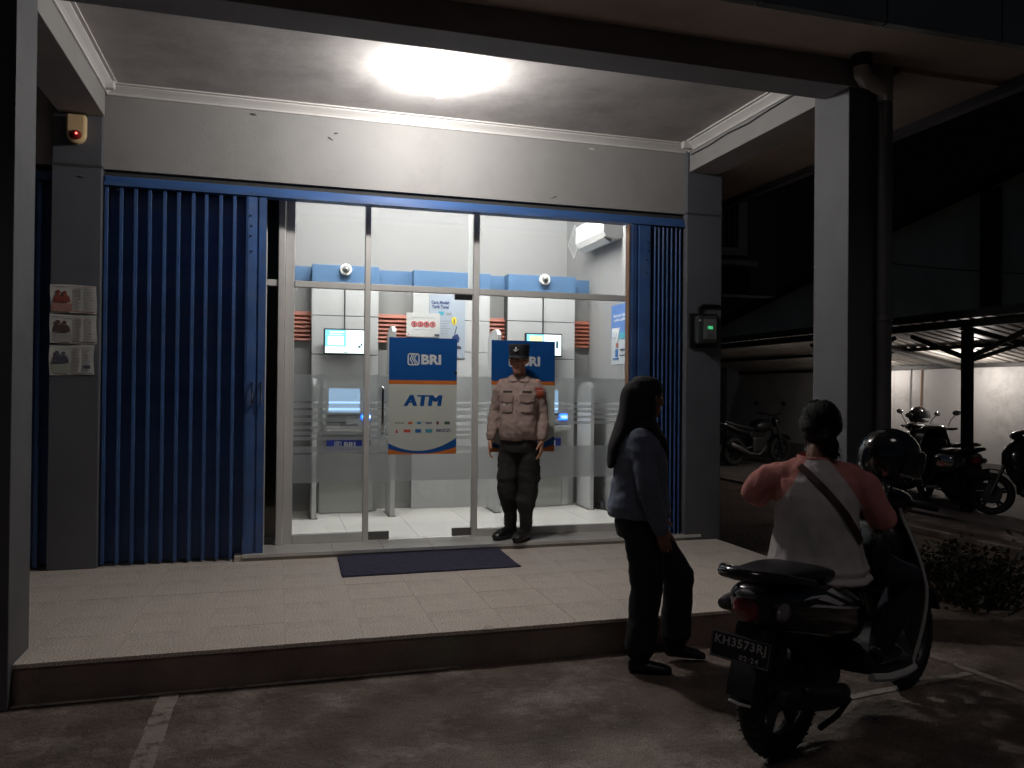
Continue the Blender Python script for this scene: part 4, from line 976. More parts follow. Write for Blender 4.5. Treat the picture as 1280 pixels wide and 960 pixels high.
    for q in (-1, 1):
        D = [[(-.02, .668), (.02, .672), (.40, .600), (.36, .598)], [(.04, .690), (.10, .700), (.24, .640), (.20, .640)], [(.12, .710), (.17, .716), (.32, .640), (.29, .640)], [(.20, .722), (.235, .724), (.40, .632), (.375, .632)], [(-.06, .700), (.00, .708), (.09, .700), (.06, .695)]]
        dm_ = MB()
        for quad in D:
            a, b, c_, d_ = [Vector((p[0], p[1])) for p in quad]; grid = []
            for i in range(5):
                row = []
                for j in range(3):
                    t, v = i / 4, j / 2
                    p = a.lerp(b, v).lerp(d_.lerp(c_, v), t); row.append((p.x, q * .0, p.y))
                grid.append(row)
            pm = drape(tree, grid, (0, -q, 0), .0025, .002); dm_.add(pm.v, pm.f)
        obj('flash_decal', dm_, 'decal_silver', s)
    return s
SC, SCR = Vector((2.08, -3.66, 0)), R(25)
sc1 = scooter('black scooter with a number plate under its red tail lamp, rider seated on it', SC, SCR, 'motor scooters')
def sl2w(x, y, z): return Vector((SC.x + x * math.cos(SCR) - y * math.sin(SCR), SC.y + x * math.sin(SCR) + y * math.cos(SCR), z))
SKIP = ('plate_number', 'plate_date', 'plate_border', 'flash_decal', 'tread')
for loc, rz, lab, lean in (((9.55, 3.85, .036), R(115), 'black parked scooter with a helmet hung on its mirror under the shed', .05),
                     ((9.35, 2.65, .036), R(84), 'dark parked scooter in the middle of the shed row behind the shed post', .06),
                     ((8.70, 1.78, .036), R(70), 'dark parked scooter with its rear wheel towards the yard, beside the shed post', -.06),
                     ((9.55, .50, .036), R(132), 'dark parked scooter at the right end of the shed row', .07)):
    c = copy_tree(sc1, None, SKIP); c.location = loc; c.rotation_euler = (lean, 0, rz); c['label'] = lab
    ROOTM[c.name] = Matrix.Translation(loc) @ Matrix.Rotation(rz, 4, 'Z')
# motorcycle further down the shed
mc = root('motorcycle', (9.05, 8.0, .036), R(12), 'black naked motorcycle parked at the far end of the shed', 'motorcycle')
wheel(mc, 0, .30, .12, .215, 6); wheel(mc, 1.32, .30, .10, .215, 6)
obj('tank', MB().rings([section(*q) for q in lerp_sections([(.50, .07, .74, .82), (.58, .13, .70, .92), (.75, .16, .68, .96), (.95, .14, .72, .95), (1.02, .06, .80, .88)])]), 'scooter_black', mc, True)
obj('seat', MB().rings([section(*q) for q in lerp_sections([(-.28, .05, .90, .94), (-.15, .10, .83, .93), (.15, .12, .76, .86), (.45, .11, .72, .81), (.56, .07, .72, .80)])]), 'seat_vinyl', mc, True)
obj('tail', MB().rings([section(*q) for q in lerp_sections([(-.42, .03, .88, .91), (-.2, .09, .78, .88), (.1, .11, .66, .80), (.4, .10, .60, .74)])]), 'scooter_black', mc, True)
obj('tail_guard', MB().tube([(-.30, 0, .84), (-.48, 0, .62), (-.53, 0, .50)], [.03, .05, .03], 8, flat=((1, 0, 0), .3)), 'scooter_matt', mc, True)
obj('engine', MB().box(.42, .82, -.14, .14, .26, .60), 'alloy_dark', mc, bevel=.05)
obj('exhaust', MB().limb([((.80, -.12, .40), .022), ((.60, -.15, .24), .024), ((.3, -.16, .26), .03), ((.05, -.17, .36), .055), ((-.22, -.18, .46), .055)], 14), 'steel_dull', mc, True)
obj('swing_arm', MB().tube([(0, -.09, .30), (.45, -.09, .40)], .025, 8).tube([(0, .09, .30), (.45, .09, .40)], .025, 8), 'alloy_dark', mc, True)
obj('frame', MB().tube([(.45, 0, .42), (.50, 0, .70), (1.0, 0, .85), (.80, 0, .40)], .026, 8), 'scooter_matt', mc, True)
for q in (-1, 1):
    obj('fork_leg', MB().tube([(1.32, q * .09, .30), (1.08, q * .09, .98)], .026, 10), 'alloy_dark', mc, True)
    h = obj('handlebar', MB().tube([(1.06, 0, 1.02), (1.05, q * .14, 1.06), (.98, q * .36, 1.08)], .014, 8), 'black_plastic', mc, True)
    m_ = obj('mirror', MB().tube([(1.0, q * .28, 1.08), (1.04, q * .33, 1.20), (1.02, q * .36, 1.26)], .007, 6), 'black_plastic', mc, True)
    obj('mirror_head', MB().ell((1.01, q * .38, 1.29), .016, .07, .045, 14, 8), 'black_plastic', m_, True)
obj('headlight', MB().ell((1.18, 0, .90), .09, .10, .11, 16, 10), 'scooter_black', mc, True)
obj('front_fender', MB().rings([[(1.32 + .33 * math.cos(a), y, .30 + .33 * math.sin(a)) for y in (-.06, .06)] + [(1.32 + .345 * math.cos(a), y, .30 + .345 * math.sin(a)) for y in (.06, -.06)] for a in [R(q) for q in range(40, 151, 11)]]), 'scooter_black', mc, True)

# ------------------------------------------------------------------ helmets
mat('helmet_black', (0.008, 0.008, 0.009), 0.10, coat=1.0)
mat('visor', (0.015, 0.015, 0.018), 0.03, coat=1.0)
def helmet(label, loc, rot, s=1.0):
    h = root('helmet', loc, 0, label, 'helmet', 'motorcycle helmets'); h.rotation_euler = rot; h.scale = (s, s, s)
    rs = []
    rows = [(-.105, .0, .112, .098), (-.10, 0, .124, .108), (-.05, -.002, .138, .118), (0, -.004, .143, .121), (.05, -.004, .134, .116), (.09, -.003, .110, .098), (.118, 0, .076, .07), (.134, 0, .04, .037), (.139, 0, .01, .01)]
    for z, f, rx, ry in rows:
        ring = []
        for i in range(32):
            w = 2 * math.pi * i / 32; c, sn = math.cos(w), math.sin(w)
            cut = 0
            if z < .045 and c > .25: cut = .045 * min(1, (c - .25) / .3) * min(1, (.045 - z) / .03)   # face opening
            ring.append((f + (rx - cut) * c, ry * sn, z))
        rs.append(ring)
    obj('shell', MB().rings(rs), 'helmet_black', h, True, ang=80)
    vr = []
    for k in range(9):
        z = .055 - .015 * k; ring = []
        for i in range(17):
            w = R(-78 + 156 * i / 16); ring.append(((.146 + .012 * math.sin(k / 8 * 3.1)) * math.cos(w) + .002, (.126) * math.sin(w), z + .012 * abs(math.sin(w)) ** 2))
        vr.append(ring)
    mb = MB(); n = 17
    inn = [[(x * .97, y * .97, z) for x, y, z in r] for r in vr]
    mb.rings([a + b[::-1] for a, b in zip(vr, inn)])
    obj('visor', mb, 'visor', h, True, ang=60)
    obj('visor_rim', MB().tube([Vector(p) * 1.006 for p in vr[-1]], .0045, 6), mat('rim_pale', (.30, .30, .30), .25), h, True)
    obj('rim_trim', MB().torus((0, 0, -.105), .108, .009, 2, 28, 6), 'rubber', h, True)
    for q in (-1, 1): obj('pivot', MB().disc((.02, q * .122, .01), .022, .012, 1, 16), 'black_plastic', h, True)
    obj('strap', MB().tube([(.02, .10, -.10), (.03, .05, -.17), (.03, -.04, -.175), (.02, -.10, -.10)], .006, 6, flat=((1, 0, 0), 1)), 'black_plastic', h, True)
    return h
hp = Vector((2.855, -3.42, 1.245))
helmet('glossy black helmet with dark visor hung on the mirror in front of the rider', hp, (R(6), R(14), R(-28)))
helmet('glossy black helmet hung on the mirror of the scooter under the shed', (10.06, 4.10, 1.20), (0, R(-10), R(-40)), 1.08)

# ------------------------------------------------------------------ shrub by the yard and scraps
sb = root('shrub', (5.0, -1.9, 0), 0, 'low dark leafy shrub growing behind the scooter front', 'shrub')
mat('leaf', (0.022, 0.024, 0.014), .6, var=.4, vs=9); mat('twig', (0.04, 0.03, 0.022), .9)
tw = MB(); lf = MB(); rnd = random.Random(3)
for k in range(58):
    a = rnd.uniform(0, 6.28); rr = rnd.uniform(.10, .66); h = rnd.uniform(.12, .46)
    b = (rr * math.cos(a) * .45, rr * math.sin(a) * .45, 0.0); e = (rr * math.cos(a) * 1.15, rr * math.sin(a), h)
    mid = ((b[0] + e[0]) / 2 - .03, (b[1] + e[1]) / 2, h * .62)
    tw.tube([b, mid, e], [.009, .006, .003], 5)
    for q in range(32):
        t = rnd.uniform(.25, 1.05); p = Vector(mid).lerp(Vector(e), max(0, 2 * t - 1)) if t > .5 else Vector(b).lerp(Vector(mid), 2 * t)
        p += Vector((rnd.gauss(0, .05), rnd.gauss(0, .05), rnd.gauss(0, .035))); p.z = max(p.z, .02)
        d = Vector((rnd.gauss(0, 1), rnd.gauss(0, 1), rnd.gauss(.2, .6))).normalized(); u = d.cross(Vector((rnd.random(), rnd.random(), rnd.random()))).normalized()
        L_ = rnd.uniform(.035, .075); w = L_ * .26; m_ = p + d * L_ * .5 + Vector((0, 0, .006))
        lf.add([p, m_ + u * w, p + d * L_, m_ - u * w], [(0, 1, 2, 3)])
obj('stem', tw, 'twig', sb)
o_ = obj('foliage', lf.mesh('foliage', False), 'leaf', sb); o_['kind'] = 'stuff'
rnd = random.Random(9)
for i, (x, y) in enumerate(((4.15, -2.1), (4.3, -2.02))):
    sp = tag(obj('litter_scrap', MB().add([(0, 0, .012), (.07, .01, .03), (.06, .05, .012), (.01, .04, .035), (.03, .02, .05)], [(0, 1, 4), (1, 2, 4), (2, 3, 4), (3, 0, 4), (0, 3, 2, 1)]), 'paper'), 'crumpled pale paper scrap on the ground by the shrub' + (', nearer the scooter' if i == 0 else ', nearer the shrub'), 'litter', 'paper scraps by the shrub')
    sp.location = (x, y, 0); sp.rotation_euler = (0, 0, 1.3 * i)
# ------------------------------------------------------------------ people
mat('skin_brown', (0.52, 0.26, 0.17), 0.5, var=.10, vs=20)
mat('skin_tan', (0.27, 0.125, 0.08), 0.5, var=.08, vs=20)
mat('eye_white', (.55, .52, .48), .2); mat('iris', (.012, .008, .006), .15)
mat('lip', (.20, .065, .05), .5)
mat('hair_black', (0.006, 0.0055, 0.0055), .62, var=.3, vs=60, bump=.35, bs=120, spec=.25)
mat('khaki', (0.39, 0.282, 0.248), .85, var=.08, vs=6, bump=.35, bs=220)
mat('khaki_dark', (0.33, 0.23, 0.20), .85, var=.08, bump=.3, bs=220)  # darker copy of khaki; shadow lines at the pockets put into its colour
mat('thread', (.05, .035, .03), .9)
mat('trouser_black', (0.018, 0.017, 0.016), .85, var=.15, bump=.4, bs=150)
mat('boot_black', (0.012, 0.012, 0.012), .35, var=.2, bump=.2, bs=90)
mat('cap_black', (0.012, 0.012, 0.014), .75, bump=.3, bs=200)
mat('emblem', (.62, .62, .60), .4, var=.1)
mat('patch_orange', (.42, .09, .045), .7, var=.2, vs=60); mat('patch_red', (.40, .05, .03), .7, var=.25, vs=60)
mat('navy_knit', (0.115, 0.137, 0.19), .9, var=.15, bump=.5, bs=180)
mat('cloth_black', (0.010, 0.010, 0.011), .9, bump=.3, bs=120)
mat('shirt_white', (0.68, 0.62, 0.61), .9, var=.05, bump=.3, bs=240)
mat('shirt_coral', (0.66, 0.265, 0.23), .9, var=.06, bump=.3, bs=240)
mat('denim', (0.016, 0.020, 0.034), .9, var=.2, bump=.4, bs=200)
mat('strap_leather', (0.055, 0.018, 0.016), .5, var=.15)
mat('bag_black', (0.012, 0.011, 0.012), .5)

class Body:
    """places limbs by forward / left / height about a base point"""
    def __init__(s, base, F):
        s.b = Vector(base); s.F = Vector((F[0], F[1], 0)).normalized(); s.L = Vector((-s.F.y, s.F.x, 0)); s.U = Vector((0, 0, 1))
    def P(s, f, l, z): return s.b + s.F * f + s.L * l + s.U * z
    def stack(s, mb, rows, n=26, p=2.3, F=None):
        F = F or s.F; L = Vector((-F.y, F.x, 0)); rs = []
        for z, f, l, rf, rl in rows:
            c = s.P(f, l, z); ring = []
            for i in range(n):
                w = 2 * math.pi * i / n; ca, sa = math.cos(w), math.sin(w)
                ring.append(c + F * rf * math.copysign(abs(ca) ** (2 / p), ca) + L * rl * math.copysign(abs(sa) ** (2 / p), sa))
            rs.append(ring)
        mb.rings(rs); return mb
    def limb(s, mb, pts, n=14): return mb.limb([(s.P(*q[:3]), q[3]) for q in pts], n)
    def head(s, mb, c, F, tilt=0.0, k=1.0):
        """c = chin-level point on the head axis"""
        F = Vector((F[0], F[1], 0)).normalized(); L = Vector((-F.y, F.x, 0)); c = Vector(c)
        U = (Vector((0, 0, 1)) + F * math.sin(tilt)).normalized(); F2 = (F - U * F.dot(U)).normalized()
        def h(f, l, z): return c + F2 * f * k + L * l * k + U * z * k
        rows = [(0, .060, .016, .016), (.008, .058, .032, .030), (.025, .045, .048, .042), (.05, .025, .070, .054), (.075, .016, .082, .062), (.10, .008, .090, .068), (.125, .002, .094, .072), (.15, -.003, .097, .075), (.175, -.008, .095, .073), (.20, -.011, .080, .062), (.215, -.012, .056, .044), (.223, -.012, .025, .02)]
        rs = []
        for z, f, rf, rl in rows:
            rs.append([h(f + rf * math.cos(2 * math.pi * i / 26), rl * math.sin(2 * math.pi * i / 26), z) for i in range(26)])
        mb.rings(rs)
        mb.limb([(h(.094, 0, .128), .008 * k), (h(.104, 0, .105), .011 * k), (h(.112, 0, .088), .013 * k)], 10)
        for q in (-1, 1):
            mb.limb([(h(.098, q * .012, .083), .008 * k), (h(.092, q * .018, .082), .007 * k)], 8)
            mb.limb([(h(.085, q * .014, .136), .010 * k), (h(.080, q * .045, .137), .010 * k)], 8)
            mb.limb([(h(.066, q * .048, .088), .018 * k), (h(.060, q * .052, .10), .018 * k)], 8)
            mb.limb([(h(.0, q * .074, .09), .010 * k), (h(-.008, q * .080, .115), .015 * k), (h(-.006, q * .078, .135), .011 * k)], 8)
        mb.limb([(h(.088, -.02, .055), .009 * k), (h(.096, 0, .056), .010 * k), (h(.088, .02, .055), .009 * k)], 8)
        mb.limb([(h(.087, -.016, .043), .009 * k), (h(.095, 0, .042), .010 * k), (h(.087, .016, .043), .009 * k)], 8)
        return h
    def face(s, h, person, k=1.0):
        for q in (-1, 1):
            a = MB().ell(h(.082, q * .031, .116), .012 * k, .014 * k, .009 * k, 12, 8); e = obj('eye', a, 'eye_white', person, True, world=True)
            obj('iris', MB().ell(h(.0925, q * .031, .116), .0045 * k, .0055 * k, .0065 * k, 10, 6), 'iris', e, True)
            obj('eyebrow', MB().limb([(h(.0955, q * .015, .139), .004), (h(.094, q * .033, .143), .0045), (h(.082, q * .052, .138), .003)], 6), 'hair_black', person, True, world=True)
        obj('lips', MB().limb([(h(.094, -.020, .049), .004), (h(.1045, 0, .0495), .005), (h(.094, .020, .049), .004)], 8), 'lip', person, True, world=True)
    def hand(s, mb, wrist, d, nrm, thumb, curl=.35, k=1.0):
        d = Vector(d).normalized(); nrm = Vector(nrm); nrm = (nrm - d * nrm.dot(d)).normalized(); t = d.cross(nrm)
        if t.dot(Vector(thumb)) < 0: t = -t
        w = Vector(wrist); rs = []
        for q, hw, th in ((-.02, .027, .021), (.0, .028, .020), (.03, .037, .019), (.065, .042, .016), (.092, .041, .013), (.10, .036, .009)):
            c = w + d * q * k; rs.append([c + t * hw * k * math.cos(2 * math.pi * i / 16) + nrm * th * k * math.sin(2 * math.pi * i / 16) for i in range(16)])
        mb.rings(rs)
        for i, (off, ln, r) in enumerate(((.031, .070, .0088), (.0105, .080, .0092), (-.0105, .074, .0088), (-.031, .058, .0078))):
            p = w + d * .088 * k + t * off * k; a = curl * .55 + i * .04; pts = [(p - d * .012 * k, r * k)]; dd = d + t * off * 1.6; dd.normalize()
            for j, f in enumerate((.45, .32, .23)):
                a2 = a * (j + .6); v = dd * math.cos(a2) + nrm * math.sin(a2); p = p + v * ln * f * k; pts.append((p, r * k * (1 - .10 * (j + 1))))
            mb.limb(pts, 8)
        p = w + d * .022 * k + t * .030 * k
        v1 = (d * .72 + t * .62 + nrm * .32).normalized(); v2 = (d * .92 + t * .18 + nrm * .38).normalized()
        mb.limb([(p, .013 * k), (p + v1 * .038 * k, .0115 * k), (p + v1 * .038 * k + v2 * .028 * k, .0095 * k), (p + v1 * .038 * k + v2 * .05 * k, .008 * k)], 8)
def folds(seed, amp, sx, sz, extra=None, hz=26):
    o = Vector((seed * 7.1, seed * 3.3, seed * 1.7))
    def f(co):
        q = Vector((co.x * sx, co.y * sx, co.z * sz)) + o
        v = noise.noise(q) * .7 + noise.noise(q * 2.1) * .35
        w = noise.noise(Vector((co.x * 3, co.y * 3, co.z * hz)) + o * 2) * .35
        r = amp * (v + w)
        if extra: r += extra(co)
        return r
    return f

# ---- the guard on the door sill
G = Body((2.045, .115, .25), (-.44, -.90))
guard = root('person', (2.045, .115, .25), 0, 'uniformed guard in light brown shirt, black cap and boots standing at the glass door', 'person')
mb = MB()
hF = Vector((-.52, -.86, 0))
hh = G.head(mb, G.P(.035, 0, 1.452), hF, .02)
G.limb(mb, [(-.012, 0, 1.36, .06), (-.005, 0, 1.43, .057), (.012, 0, 1.50, .056)])
G.stack(mb, [(.84, 0, 0, .09, .14), (1.0, 0, 0, .09, .13), (1.2, 0, 0, .10, .14), (1.33, -.01, 0, .085, .15), (1.39, -.015, 0, .05, .10)])
arm = {}; an_ = {-1: (-.02, -.080), 1: (.05, .072)}
for q in (-1, 1):
    sh_, elb, wr = (-.012, q * .155, 1.355), (-.03, q * .205, 1.105), (.05, q * .208, .865)
    if q < 0: elb, wr = (-.03, q * .226, 1.10), (.045, q * .240, .865)
    arm[q] = (sh_, elb, wr)
    G.limb(mb, [(*sh_, .048), (*elb, .038), (*wr, .026)])
    d = G.P(*wr) - G.P(*elb); G.hand(mb, G.P(*wr) + d.normalized() * .01, d + G.F * .03, -G.L * q, G.F, .55, 1.02)
    G.limb(mb, [(0, q * .08, .90, .075), (.01, q * .09, .50, .05), (an_[q][0], an_[q][1], .10, .035)])
bd = obj('body', remesh(mb, .005, 3, 'body'), 'skin_brown', guard, True, world=True, ang=0)
G.face(hh, bd)
# shirt
mb = MB()
G.stack(mb, [(.865, .008, 0, .128, .164), (.89, .012, 0, .138, .172), (.93, .022, 0, .145, .174), (1.0, .028, 0, .144, .171), (1.08, .022, 0, .136, .168), (1.17, .012, 0, .132, .172), (1.26, .004, 0, .126, .174), (1.32, -.006, 0, .110, .168), (1.375, -.012, 0, .088, .128), (1.415, -.010, 0, .072, .094), (1.435, -.006, 0, .066, .074)], p=2.5)
for q in (-1, 1):
    sh_, elb, wr = arm[q]
    G.limb(mb, [(sh_[0], sh_[1] * .84, sh_[2] - .015, .066), (sh_[0], sh_[1] * 1.10, sh_[2] - .07, .066), ((sh_[0] + elb[0]) / 2, (sh_[1] + elb[1]) / 2, (sh_[2] + elb[2]) / 2, .057), (*elb, .051), ((elb[0] + wr[0]) / 2, (elb[1] + wr[1]) / 2, (elb[2] + wr[2]) / 2, .054), (wr[0] - .004, wr[1], wr[2] + .035, .046)])
shirt_me = remesh(mb, .0065, 5, 'shirt', folds(2, .0115, 13, 15))
shirt = obj('shirt', shirt_me, 'khaki', guard, True, world=True, ang=0)
tree = bvh(shirt_me)
def patch(name, l0, l1, z0, z1, m, off=.005, thick=.004, f=.3, nx=7, nz=6, shape=None, par=shirt, body=G, d=None):
    grid = []
    for i in range(nz):
        v = i / (nz - 1); row = []
        for j in range(nx):
            u = j / (nx - 1); a, b = (shape(u, v) if shape else (u, v)); row.append(body.P(f, l0 + (l1 - l0) * a, z0 + (z1 - z0) * b))
        grid.append(row)
    return obj(name, drape(tree, grid, d or -body.F, off, thick), m, par, True, world=False, ang=50)
for q in (-1, 1):
    a, b = (q * .035, q * .135); patch('pocket', a, b, 1.115, 1.245, 'khaki', .013, .016)
    patch('pocket_flap', q * .03, q * .14, 1.205, 1.262, 'khaki_dark', .022, .012, shape=lambda u, v: (u, v * (1 - .0) if v > .3 else v - .25 * (1 - abs(2 * u - 1))))
    patch('name_strip', q * .045, q * .125, 1.278, 1.296, 'thread', .0035, .003)
    patch('pocket_pleat', q * .082, q * .088, 1.12, 1.20, 'khaki_dark', .0115, .004, nx=2)
    patch('collar', q * .004, q * .088, 1.355, 1.425, 'khaki', .011, .007, shape=lambda u, v: (u, v if u > .15 else v * .9 + .1) if v > .5 else (u, v + (1 - v * 2) * .32 * (1 - u) * 1.0 + (1 - 2 * v) * .25 * u))
    # shoulder patches and epaulettes
    for nm, z0, z1, m, w in ((('shoulder_tab', 1.305, 1.325, 'patch_red', .05), ('shoulder_patch', 1.225, 1.295, 'patch_orange', .052)) if q > 0 else ()):
        D = (-G.L * q * .93 - G.F * .36).normalized(); T = D.cross(G.U); c = G.P(-.01, q * .20, 0); grid = []
        for i in range(6):
            v = i / 5; row = []
            for j in range(6):
                u = (j / 5 - .5) * (1 - .55 * max(0, .5 - v) * 2 if nm == 'shoulder_patch' else 1)
                row.append(c + G.F * .06 + T * u * w * 1.0 + G.U * (z0 + (z1 - z0) * v))
            grid.append(row)
        obj(nm, drape(tree, grid, D, .004, .003), m, shirt, True, ang=50)
    grid = [[G.P(-.012 + (i / 2 - .5) * .045, q * (.085 + .085 * j / 4), 1.6) for j in range(5)] for i in range(3)]
    obj('epaulette', drape(tree, grid, (0, 0, -1), .007, .006), 'khaki_dark', shirt, True, ang=50)
patch('placket', -.014, .014, .875, 1.36, 'khaki', .004, .004, nz=22, nx=3)
for i in range(5):
    zq = .93 + i * .095; h_ = tree.ray_cast(G.P(.6, 0, zq), -G.F, 1.5)
    if h_[0] is not None: obj('button', MB().ell(h_[0] + G.F * .005, .004, .006, .006, 8, 6), 'thread', shirt, True)
patch('emblem_badge', -.118, -.096, 1.165, 1.19, 'emblem', .015, .006, nx=4, nz=4)
# belt and trousers with cargo pockets
mb = MB()
G.stack(mb, [(.76, 0, 0, .125, .165), (.82, 0, 0, .128, .164), (.90, .004, 0, .126, .160), (.93, .006, 0, .122, .156)], p=2.4)
kn = {-1: (.03, -.095, .50), 1: (.02, .092, .50)}; an = {-1: (-.02, -.080, .24), 1: (.05, .072, .24)}
for q in (-1, 1):
    k, a = kn[q], an[q]
    G.limb(mb, [(.0, q * .080, .80, .098), (.008, q * .092, .68, .094), (k[0], k[1], k[2] + .03, .090), (k[0] - .01, k[1], .40, .087), (a[0] - .01, a[1], .31, .086), (a[0] - .005, a[1], .265, .072)])
    G.stack(mb, [(.50, -.01, q * .162, .055, .018), (.52, -.01, q * .170, .065, .018), (.64, -.005, q * .166, .065, .016), (.66, -.005, q * .158, .06, .012)], 16, 4)
tr = obj('trousers', remesh(mb, .0085, 4, 'trousers', folds(5, .010, 8, 15)), 'trouser_black', guard, True, world=True, ang=0)
mb = MB(); G.stack(mb, [(.872, .008, 0, .132, .168), (.905, .008, 0, .132, .168)]); obj('belt', mb, 'boot_black', guard, True, world=True)
for q, toe in ((-1, Vector((-.86, -.5, 0))), (1, Vector((-.70, -.72, 0)))):
    a = an[q]; T = toe.normalized(); S_ = Vector((-T.y, T.x, 0)); c = G.P(a[0], a[1], 0); mb = MB()
    def sx(f, z, hw, hz, n=18): return [c + T * f + S_ * hw * math.cos(2 * math.pi * i / n) + Vector((0, 0, z + hz * math.sin(2 * math.pi * i / n))) for i in range(n)]
    mb.rings([sx(-.075, .045, .02, .03), sx(-.065, .052, .036, .048), (sx(0, .055, .042, .055)), sx(.07, .053, .046, .050), sx(.13, .046, .050, .042), sx(.17, .036, .044, .032), sx(.195, .030, .026, .020)])
    mb.limb([(c + Vector((0, 0, .08)) - T * .012, .056), (c + Vector((0, 0, .17)) - T * .012, .058), (c + Vector((0, 0, .25)) - T * .008, .062)])
    bt = obj('boot', remesh(mb, .006, 4, 'boot', folds(8 + q, .004, 20, 26)), 'boot_black', guard, True, world=True, ang=0)
    obj('boot_sole', MB().rings([[c + T * (.062 + .135 * math.cos(2 * math.pi * i / 28)) + S_ * (.049 + .004 * math.cos(2 * math.pi * i / 28)) * math.sin(2 * math.pi * i / 28) + Vector((0, 0, z)) for i in range(28)] for z in (.002, .022)]), 'rubber', bt)
    for j in range(5):
        z = .10 + .03 * j; fx = .055 - .003 * j
        obj('lace', MB().tube([c + T * fx + S_ * -.022 + Vector((0, 0, z)), c + T * (fx + .012) + Vector((0, 0, z + .004)), c + T * fx + S_ * .022 + Vector((0, 0, z))], .0035, 5), 'rubber', bt, True)
# cap: flared crown, stiff peak, badge
hL = Vector((-hF.y, hF.x, 0)).normalized(); hF.normalize()
def ringh(z, f, rf, rl, n=30): return [hh(f + rf * math.cos(2 * math.pi * i / n), rl * math.sin(2 * math.pi * i / n), z) for i in range(n)]
cap = obj('cap', MB().rings([ringh(.148, -.004, .103, .084), ringh(.165, -.004, .105, .086), ringh(.20, -.006, .108, .089), ringh(.238, -.008, .111, .092), ringh(.248, -.008, .106, .088), ringh(.252, -.008, .09, .075)]), 'cap_black', guard, True, world=True, ang=60)
pk = []
for (r0, z0) in ((0, .150), (1, .132)):
    pk.append([hh(-.004 + (.103 + .055 * r0) * math.cos(w) , .086 * math.sin(w) * (1 + .02 * r0), z0 - .012 * r0 * abs(math.sin(w))) for w in [R(q) for q in range(-70, 71, 10)]])
mb = MB(); up = pk[0] + pk[1]; n = len(pk[0]); dn = [p - Vector((0, 0, .004)) for p in up]
mb.add(up + dn, [(i, i + 1, n + i + 1, n + i) for i in range(n - 1)] + [(2 * n + i, 3 * n + i, 3 * n + i + 1, 2 * n + i + 1) for i in range(n - 1)] + [(n + i, n + i + 1, 3 * n + i + 1, 3 * n + i) for i in range(n - 1)])
obj('peak', mb, 'cap_black', cap, True, ang=50)
obj('cap_badge', MB().ell(hh(.108, 0, .205), .006, .018, .019, 14, 8), 'emblem', cap, True)
obj('cap_badge', MB().limb([(hh(.107, -.018, .198), .005), (hh(.110, 0, .186), .007), (hh(.107, .018, .198), .005)], 8), 'emblem', cap, True)
obj('hair', MB().rings([ringh(.09, -.052, .052, .072), ringh(.12, -.035, .068, .0775), ringh(.15, -.014, .088, .079)]), 'hair_black', guard, True, world=True)

# ---- woman walking past the step
Wb = Body((1.965, -2.50, 0), (.955, -.295))
woman = root('person', (1.965, -2.50, 0), 0, 'person in black headscarf, dusky blue sweater and black trousers walking past the step', 'person')
mb = MB(); wF = Wb.F * .84 + Wb.L * .55
wh_ = Wb.head(mb, Wb.P(.03, 0, 1.405), wF, .10, .97)
Wb.limb(mb, [(-.02, 0, 1.30, .05), (-.01, 0, 1.38, .046), (.01, 0, 1.44, .046)])
Wb.stack(mb, [(.84, 0, 0, .09, .13), (1.0, 0, 0, .08, .11), (1.2, 0, 0, .09, .13), (1.29, -.01, 0, .07, .13), (1.33, -.015, 0, .045, .09)])
wa = {-1: ((-.015, -.155, 1.285), (.02, -.215, 1.03), (.085, -.205, .815)), 1: ((-.015, .155, 1.285), (.04, .20, 1.05), (.13, .19, .83))}
for q in (-1, 1):
    s_, e_, w_ = wa[q]; Wb.limb(mb, [(*s_, .042), (*e_, .032), (*w_, .023)])
    d = Wb.P(*w_) - Wb.P(*e_); Wb.hand(mb, Wb.P(*w_) + d.normalized() * .008, d, -Wb.L * q - Wb.U * .3, Wb.U, .7, .9)
wl_ = {-1: ((0, -.085, .84), (.045, -.09, .47), (.0, -.085, .09)), 1: ((0, .085, .84), (.255, .10, .50), (.235, .11, .11))}
for q in (-1, 1):
    h_, k_, a_ = wl_[q]; Wb.limb(mb, [(*h_, .07), (*k_, .045), (*a_, .03)])
wbd = obj('body', remesh(mb, .0055, 3, 'body'), 'skin_tan', woman, True, world=True, ang=0); Wb.face(wh_, wbd, .97)
mb = MB()
Wb.stack(mb, [(.85, .0, 0, .165, .195), (.87, .0, 0, .175, .202), (.93, -.004, 0, .172, .200), (1.02, .0, 0, .158, .186), (1.12, .004, 0, .152, .184), (1.21, .004, 0, .145, .188), (1.28, -.006, 0, .116, .176), (1.325, -.012, 0, .075, .12), (1.355, -.01, 0, .058, .068)], p=2.3)
for q in (-1, 1):
    s_, e_, w_ = wa[q]
    Wb.limb(mb, [(s_[0], s_[1] * .86, s_[2], .070), ((s_[0] + e_[0]) / 2, (s_[1] + e_[1]) / 2, (s_[2] + e_[2]) / 2, .066), (*e_, .062), ((e_[0] + w_[0]) / 2, (e_[1] + w_[1]) / 2, (e_[2] + w_[2]) / 2, .055), (*w_, .045)])
obj('sweater', remesh(mb, .0085, 5, 'sweater', folds(4, .012, 8, 12)), 'navy_knit', woman, True, world=True, ang=0)
mb = MB(); Wb.stack(mb, [(.74, 0, 0, .125, .165), (.82, 0, 0, .135, .172), (.90, 0, 0, .12, .155)])
for q in (-1, 1):
    h_, k_, a_ = wl_[q]
    Wb.limb(mb, [(h_[0] + .01, h_[1], h_[2] - .04, .110), ((h_[0] + k_[0]) / 2, (h_[1] + k_[1]) / 2, .66, .105), (k_[0] - .012, k_[1], k_[2], .090), ((k_[0] + a_[0]) / 2 - .01, (k_[1] + a_[1]) / 2, (k_[2] + a_[2]) / 2, .086), (a_[0] - .005, a_[1], a_[2] + .045, .086)])
